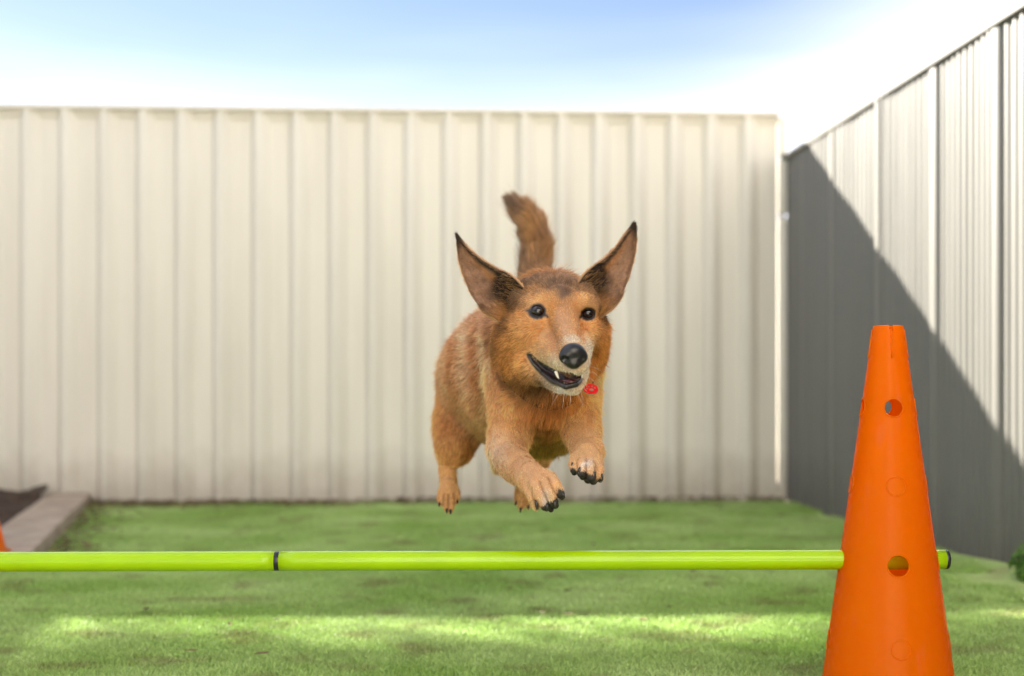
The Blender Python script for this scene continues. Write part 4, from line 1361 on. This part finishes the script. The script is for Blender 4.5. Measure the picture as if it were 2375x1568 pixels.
eye(1247, 723.5, EL + .0055, .0111, (0.12, -1, -0.02))
eye(1362.5, 727.5, ER + .0055, .0104, (0.16, -1, -0.02))

# --- nose
nv = 0.0008
nlo, nhi = W(1330, 828, 2.0) - .032, W(1330, 828, 2.0) + .032
nd = np.ceil((nhi - nlo) / nv).astype(int)
ax = [nlo[i] + np.arange(nd[i]) * nv for i in range(3)]
G = np.stack(np.meshgrid(*ax, indexing='ij'), -1)
def ball(x, y_, d_, r, sc_=(1, 1, 1)):
    v = (G - W(x, y_, d_)) / np.array(sc_); return np.linalg.norm(v, axis=-1) - r / 100
nf_ = smin(ball(1329, 816, 2.005, 1.35, (1.25, 1.2, .95)), ball(1312, 828, 2.0, .95), .006)
nf_ = smin(nf_, ball(1348, 828, 2.003, .92), .006)
nf_ = smin(nf_, ball(1331, 842, 2.0, .85, (1.2, 1, 1)), .006)
for sx in (1, -1):
    nf_ = -smin(-nf_, chain_d(G, [(W(1331 - sx * 16, 838, 1.9870), .0062), (W(1331 - sx * 22, 834, 1.991), .0050)])[0], .0015)
    nf_ = -smin(-nf_, chain_d(G, [(W(1331 - sx * 23, 836, 1.982), .0016), (W(1331 - sx * 29, 828, 1.99), .0012)])[0], .0015)
nf_ = -smin(-nf_, chain_d(G, [(W(1330, 838, 1.984), .0007), (W(1331, 858, 1.99), .0010)])[0], .0015)
ngd = openvdb.FloatGrid(0.05); ngd.copyFromArray(nf_.astype(np.float32))
p_, t3, q_ = ngd.convertToPolygons(isovalue=0.0)
M_NOSE, t, b = mat_new('nose_leather')
b.inputs['Base Color'].default_value = (.006, .006, .008, 1); b.inputs['Roughness'].default_value = .34
b.inputs['Specular IOR Level'].default_value = .6
vo = N(t, 'ShaderNodeTexVoronoi'); vo.inputs['Scale'].default_value = 900
g = N(t, 'ShaderNodeNewGeometry'); t.links.new(g.outputs['Position'], vo.inputs['Vector'])
add_bump(t, b, vo.outputs['Distance'], 0.22, 0.0004)
me = mesh('nose', p_ * nv + nlo, q_); fix_normals(me)
link('nose', me, M_NOSE, dog)

# --- mouth: tongue, teeth
M_TONGUE = plain('tongue', (0.13, 0.03, 0.03), .3, .5, (.3, .0006), .3, .2, 300)
M_TOOTH = plain('tooth', (0.80, 0.74, 0.58), .25, .5, None, .3, .08, 200)
def pts3(*a): return [W(*x) for x in a]
link('tongue', tube('tongue', pts3((1300, 884, 2.075), (1312, 886, 2.05), (1326, 888, 2.03), (1338, 887, 2.04), (1346, 882, 2.06)), [.003, .0052, .0058, .0050, .003], 14), M_TONGUE, dog)
link('cheek_lining', tube('cheek_lining', pts3((1233, 828, surf(1229, 826) + .004), (1239, 835, surf(1229, 826) + .005), (1247, 843, surf(1229, 826) + .007)), [.0018, .0032, .0018], 12), plain('pink_gum', (.50, .22, .20), .3, .5), dog)
def tooth(a, b_, r0):
    a, b_ = W(*a), W(*b_); pts = [a + (b_ - a) * f for f in (0, .3, .6, .85, 1)]
    link('tooth', tube('tooth', pts, [r0, r0 * .95, r0 * .75, r0 * .42, r0 * .1], 10), M_TOOTH, dog)
tooth((1289, 862, 2.030), (1296, 879, 2.024), .0025)
tooth((1350, 866, 2.045), (1350, 878, 2.04), .0022)
for i in range(6):
    tooth((1309 + i * 5.5, 892 - abs(i - 3) * .5, 2.026), (1309 + i * 5.5, 889.5 - abs(i - 3) * .5, 2.025), .0009)

# --- claws
M_CLAW = plain('claw', (0.02, 0.017, 0.016), .3, .5, None, .2, .3, 200)
def claw(a, m_, e_, r0=.0030):
    a, m_, e_ = W(*a), W(*m_), W(*e_)
    m_ = a + (m_ - a) * .75; e_ = a + (e_ - a) * .72; r0 = r0 * 1.05
    ts = np.linspace(0, 1, 7); pts = [a * (1 - t_) ** 2 + 2 * m_ * t_ * (1 - t_) + e_ * t_ ** 2 for t_ in ts]
    link('claw', tube('claw', pts, [r0, r0, r0 * .95, r0 * .85, r0 * .7, r0 * .45, r0 * .12], 10), M_CLAW, dog)
def pawclaw(px, py, ex, ey, r0, lo_=1.96, hi_=2.3):
    d = surf(px, py, lo_, hi_)
    claw((px, py, d + .002), ((px + ex) / 2, (py + ey) / 2 - 1, d - .005), (ex, ey, d + .001), r0)
for c_ in ((1244, 1161, 1246, 1192, .0027), (1268, 1168, 1271, 1194, .0026), (1286, 1162, 1291, 1186, .0026), (1303, 1142, 1313, 1162, .0026),
           (1328, 1074, 1325, 1092, .0022), (1345, 1086, 1341, 1104, .0024), (1378, 1094, 1382, 1116, .0024), (1395, 1100, 1399, 1122, .0022)):
    pawclaw(*c_)
for c_ in ((1020, 1166, 1017, 1180, .0023), (1036, 1180, 1036, 1196, .0024), (1045, 1182, 1045, 1198, .0024), (1060, 1160, 1062, 1173, .0022), (1198, 1163, 1193, 1177, .0022), (1208, 1178, 1206, 1195, .0023), (1225, 1172, 1226, 1188, .0022)):
    pawclaw(*c_, 2.45, 2.65)

# --- whiskers
M_WHISK = plain('whisker', (0.85, 0.80, 0.70), .35, .5)
V = []
wr = np.random.default_rng(4)
def whisk(p0, dirv, L_, name='whisker'):
    a = W(*p0); d = nn(np.array(dirv, float)); pts = [a + d * L_ * f + np.array([0, 0, -1]) * (L_ * .25 * f * f) for f in (0, .25, .5, .75, 1)]
    link(name, tube(name, pts, [.00016, .00014, .00016, .0001, .00004], 5), M_WHISK, dog)
for p0, d in (((1310, 908, 2.03), (-.2, -.3, -1)), ((1322, 912, 2.03), (.1, -.3, -1)), ((1336, 908, 2.03), (.5, -.3, -.8)), ((1350, 898, 2.05), (.9, -.3, -.6)),
              ((1370, 850, 2.06), (1, -.2, -.2)), ((1372, 862, 2.06), (1, -.2, -.45)), ((1366, 875, 2.07), (1, -.2, -.7)), ((1290, 905, 2.06), (-.5, -.2, -.9)), ((1300, 908, 2.05), (-.6, -.3, -.7)), ((1345, 905, 2.05), (.4, -.2, -1))):
    whisk(p0, d, wr.uniform(.010, .022))

# ------------------------------------------------------------------ collar and tag
clr = empty('dog_collar', tuple(W(1270, 920, 2.2)))
tag(clr, "dark brown dog collar with a round red tag below the dog's chin", 'collar')
M_COLLAR = plain('brown_leather', (0.040, 0.014, 0.007), .7, .4, (.5, .0008), 0, .4, 120)
loop = pts3((1158, 850, 2.27), (1172, 880, 2.21), (1200, 908, 2.178), (1235, 932, 2.164), (1270, 944, 2.160), (1305, 940, 2.162), (1335, 922, 2.17), (1360, 905, 2.18), (1380, 870, 2.25), (1370, 780, 2.40), (1260, 700, 2.46), (1170, 770, 2.38), (1158, 850, 2.27))
loop = [(Vector(W(*_q, surf(*_q) - .0042)) if _q[1] > 868 else None, p) for _q, p in ((tuple(v[0] for v in px_of(np.array([p]))), p) for p in spline(loop, 90))]
loop = [Vector(p) if a_ is None or abs(a_.y - p[1]) > .08 else a_ for a_, p in loop]
for _ in range(3): loop = [loop[0]] + [(loop[i - 1] + loop[i] * 2 + loop[i + 1]) / 4 for i in range(1, 89)] + [loop[89]]
V, Fc = [], []
hw, tk = .0056, .0014
for i, p in enumerate(loop):
    tn = (loop[(i + 1) % 90] - loop[i - 1]).normalized() if 0 < i < 89 else (loop[1] - loop[88]).normalized()
    cen = Vector(W(1268, 830, 2.32)); outv = (p - cen); outv = (outv - tn * outv.dot(tn)).normalized(); sidev = tn.cross(outv)
    for a_, b_ in ((-hw, -tk), (-hw, tk * .6), (-hw * .8, tk), (hw * .8, tk), (hw, tk * .6), (hw, -tk)):
        V.append(p + sidev * a_ + outv * b_)
for i in range(89):
    for k in range(6): Fc.append((i * 6 + k, i * 6 + (k + 1) % 6, (i + 1) * 6 + (k + 1) % 6, (i + 1) * 6 + k))
me = mesh('strap', V, Fc); fix_normals(me); auto_smooth(me, 50)
link('strap', me, M_COLLAR, clr)
M_STEEL = plain('steel', (.6, .58, .55), .25); M_STEEL.node_tree.nodes['Principled BSDF'].inputs['Metallic'].default_value = 1
def torus(name, c, R_, r_, rot, mat, parent):
    pts = []
    for k in range(33):
        a = 2 * math.pi * k / 32; pts.append(Vector(c) + rot @ Vector((math.cos(a) * R_, 0, math.sin(a) * R_)))
    return link(name, tube(name, pts, [r_] * 33, 8, False), mat, parent)
torus('ring', W(1352, 897, 2.085), .0045, .0006, Matrix.Rotation(R(50), 3, 'Z'), M_STEEL, clr)
M_RED = plain('red_enamel', (.66, .004, .004), .5, .2, None, 0, .1, 80)
tc_, trt = W(1370, 903, 2.075), Matrix.Rotation(R(-8), 3, 'Y') @ Matrix.Rotation(R(-46), 3, 'X') @ Matrix.Rotation(R(8), 3, 'Z')
def disc(name, cx_, cz_, rx, rz, y0, y1, mat, parent, seg=40):
    V = []
    for y_, s_ in ((y0, 1), (y0 + (y1 - y0) * .2, 1.0), (y1, .97)):
        for k in range(seg):
            a = 2 * math.pi * k / seg; V.append(Vector(tc_) + trt @ Vector((cx_ + math.cos(a) * rx * s_, y_, cz_ + math.sin(a) * rz * s_)))
    Fc = [(i * seg + k, i * seg + (k + 1) % seg, (i + 1) * seg + (k + 1) % seg, (i + 1) * seg + k) for i in range(2) for k in range(seg)]
    Fc += [tuple(range(seg))[::-1], tuple(2 * seg + k for k in range(seg))]
    me = mesh(name, V, Fc); fix_normals(me); auto_smooth(me, 40)
    return link(name, me, mat, parent)
tg = disc('tag', 0, 0, .0113, .0113, .0008, -.0006, M_STEEL, clr)
disc('enamel', 0, 0, .0109, .0109, -.0005, -.0009, M_RED, tg)
M_PAW = plain('grey_metal', (.30, .17, .11), .6); 
disc('paw_pad', .0008, -.0020, .0034, .0026, -.00085, -.0012, M_PAW, tg, 24)
for a_, b_ in ((-.0056, .0008), (-.0025, .0046), (.0026, .0048), (.0062, .0016)):
    disc('paw_toe', a_, b_, 0.0012, .0015, -.00085, -.0012, M_PAW, tg, 16)
print('script', round(time.time() - T0, 1))
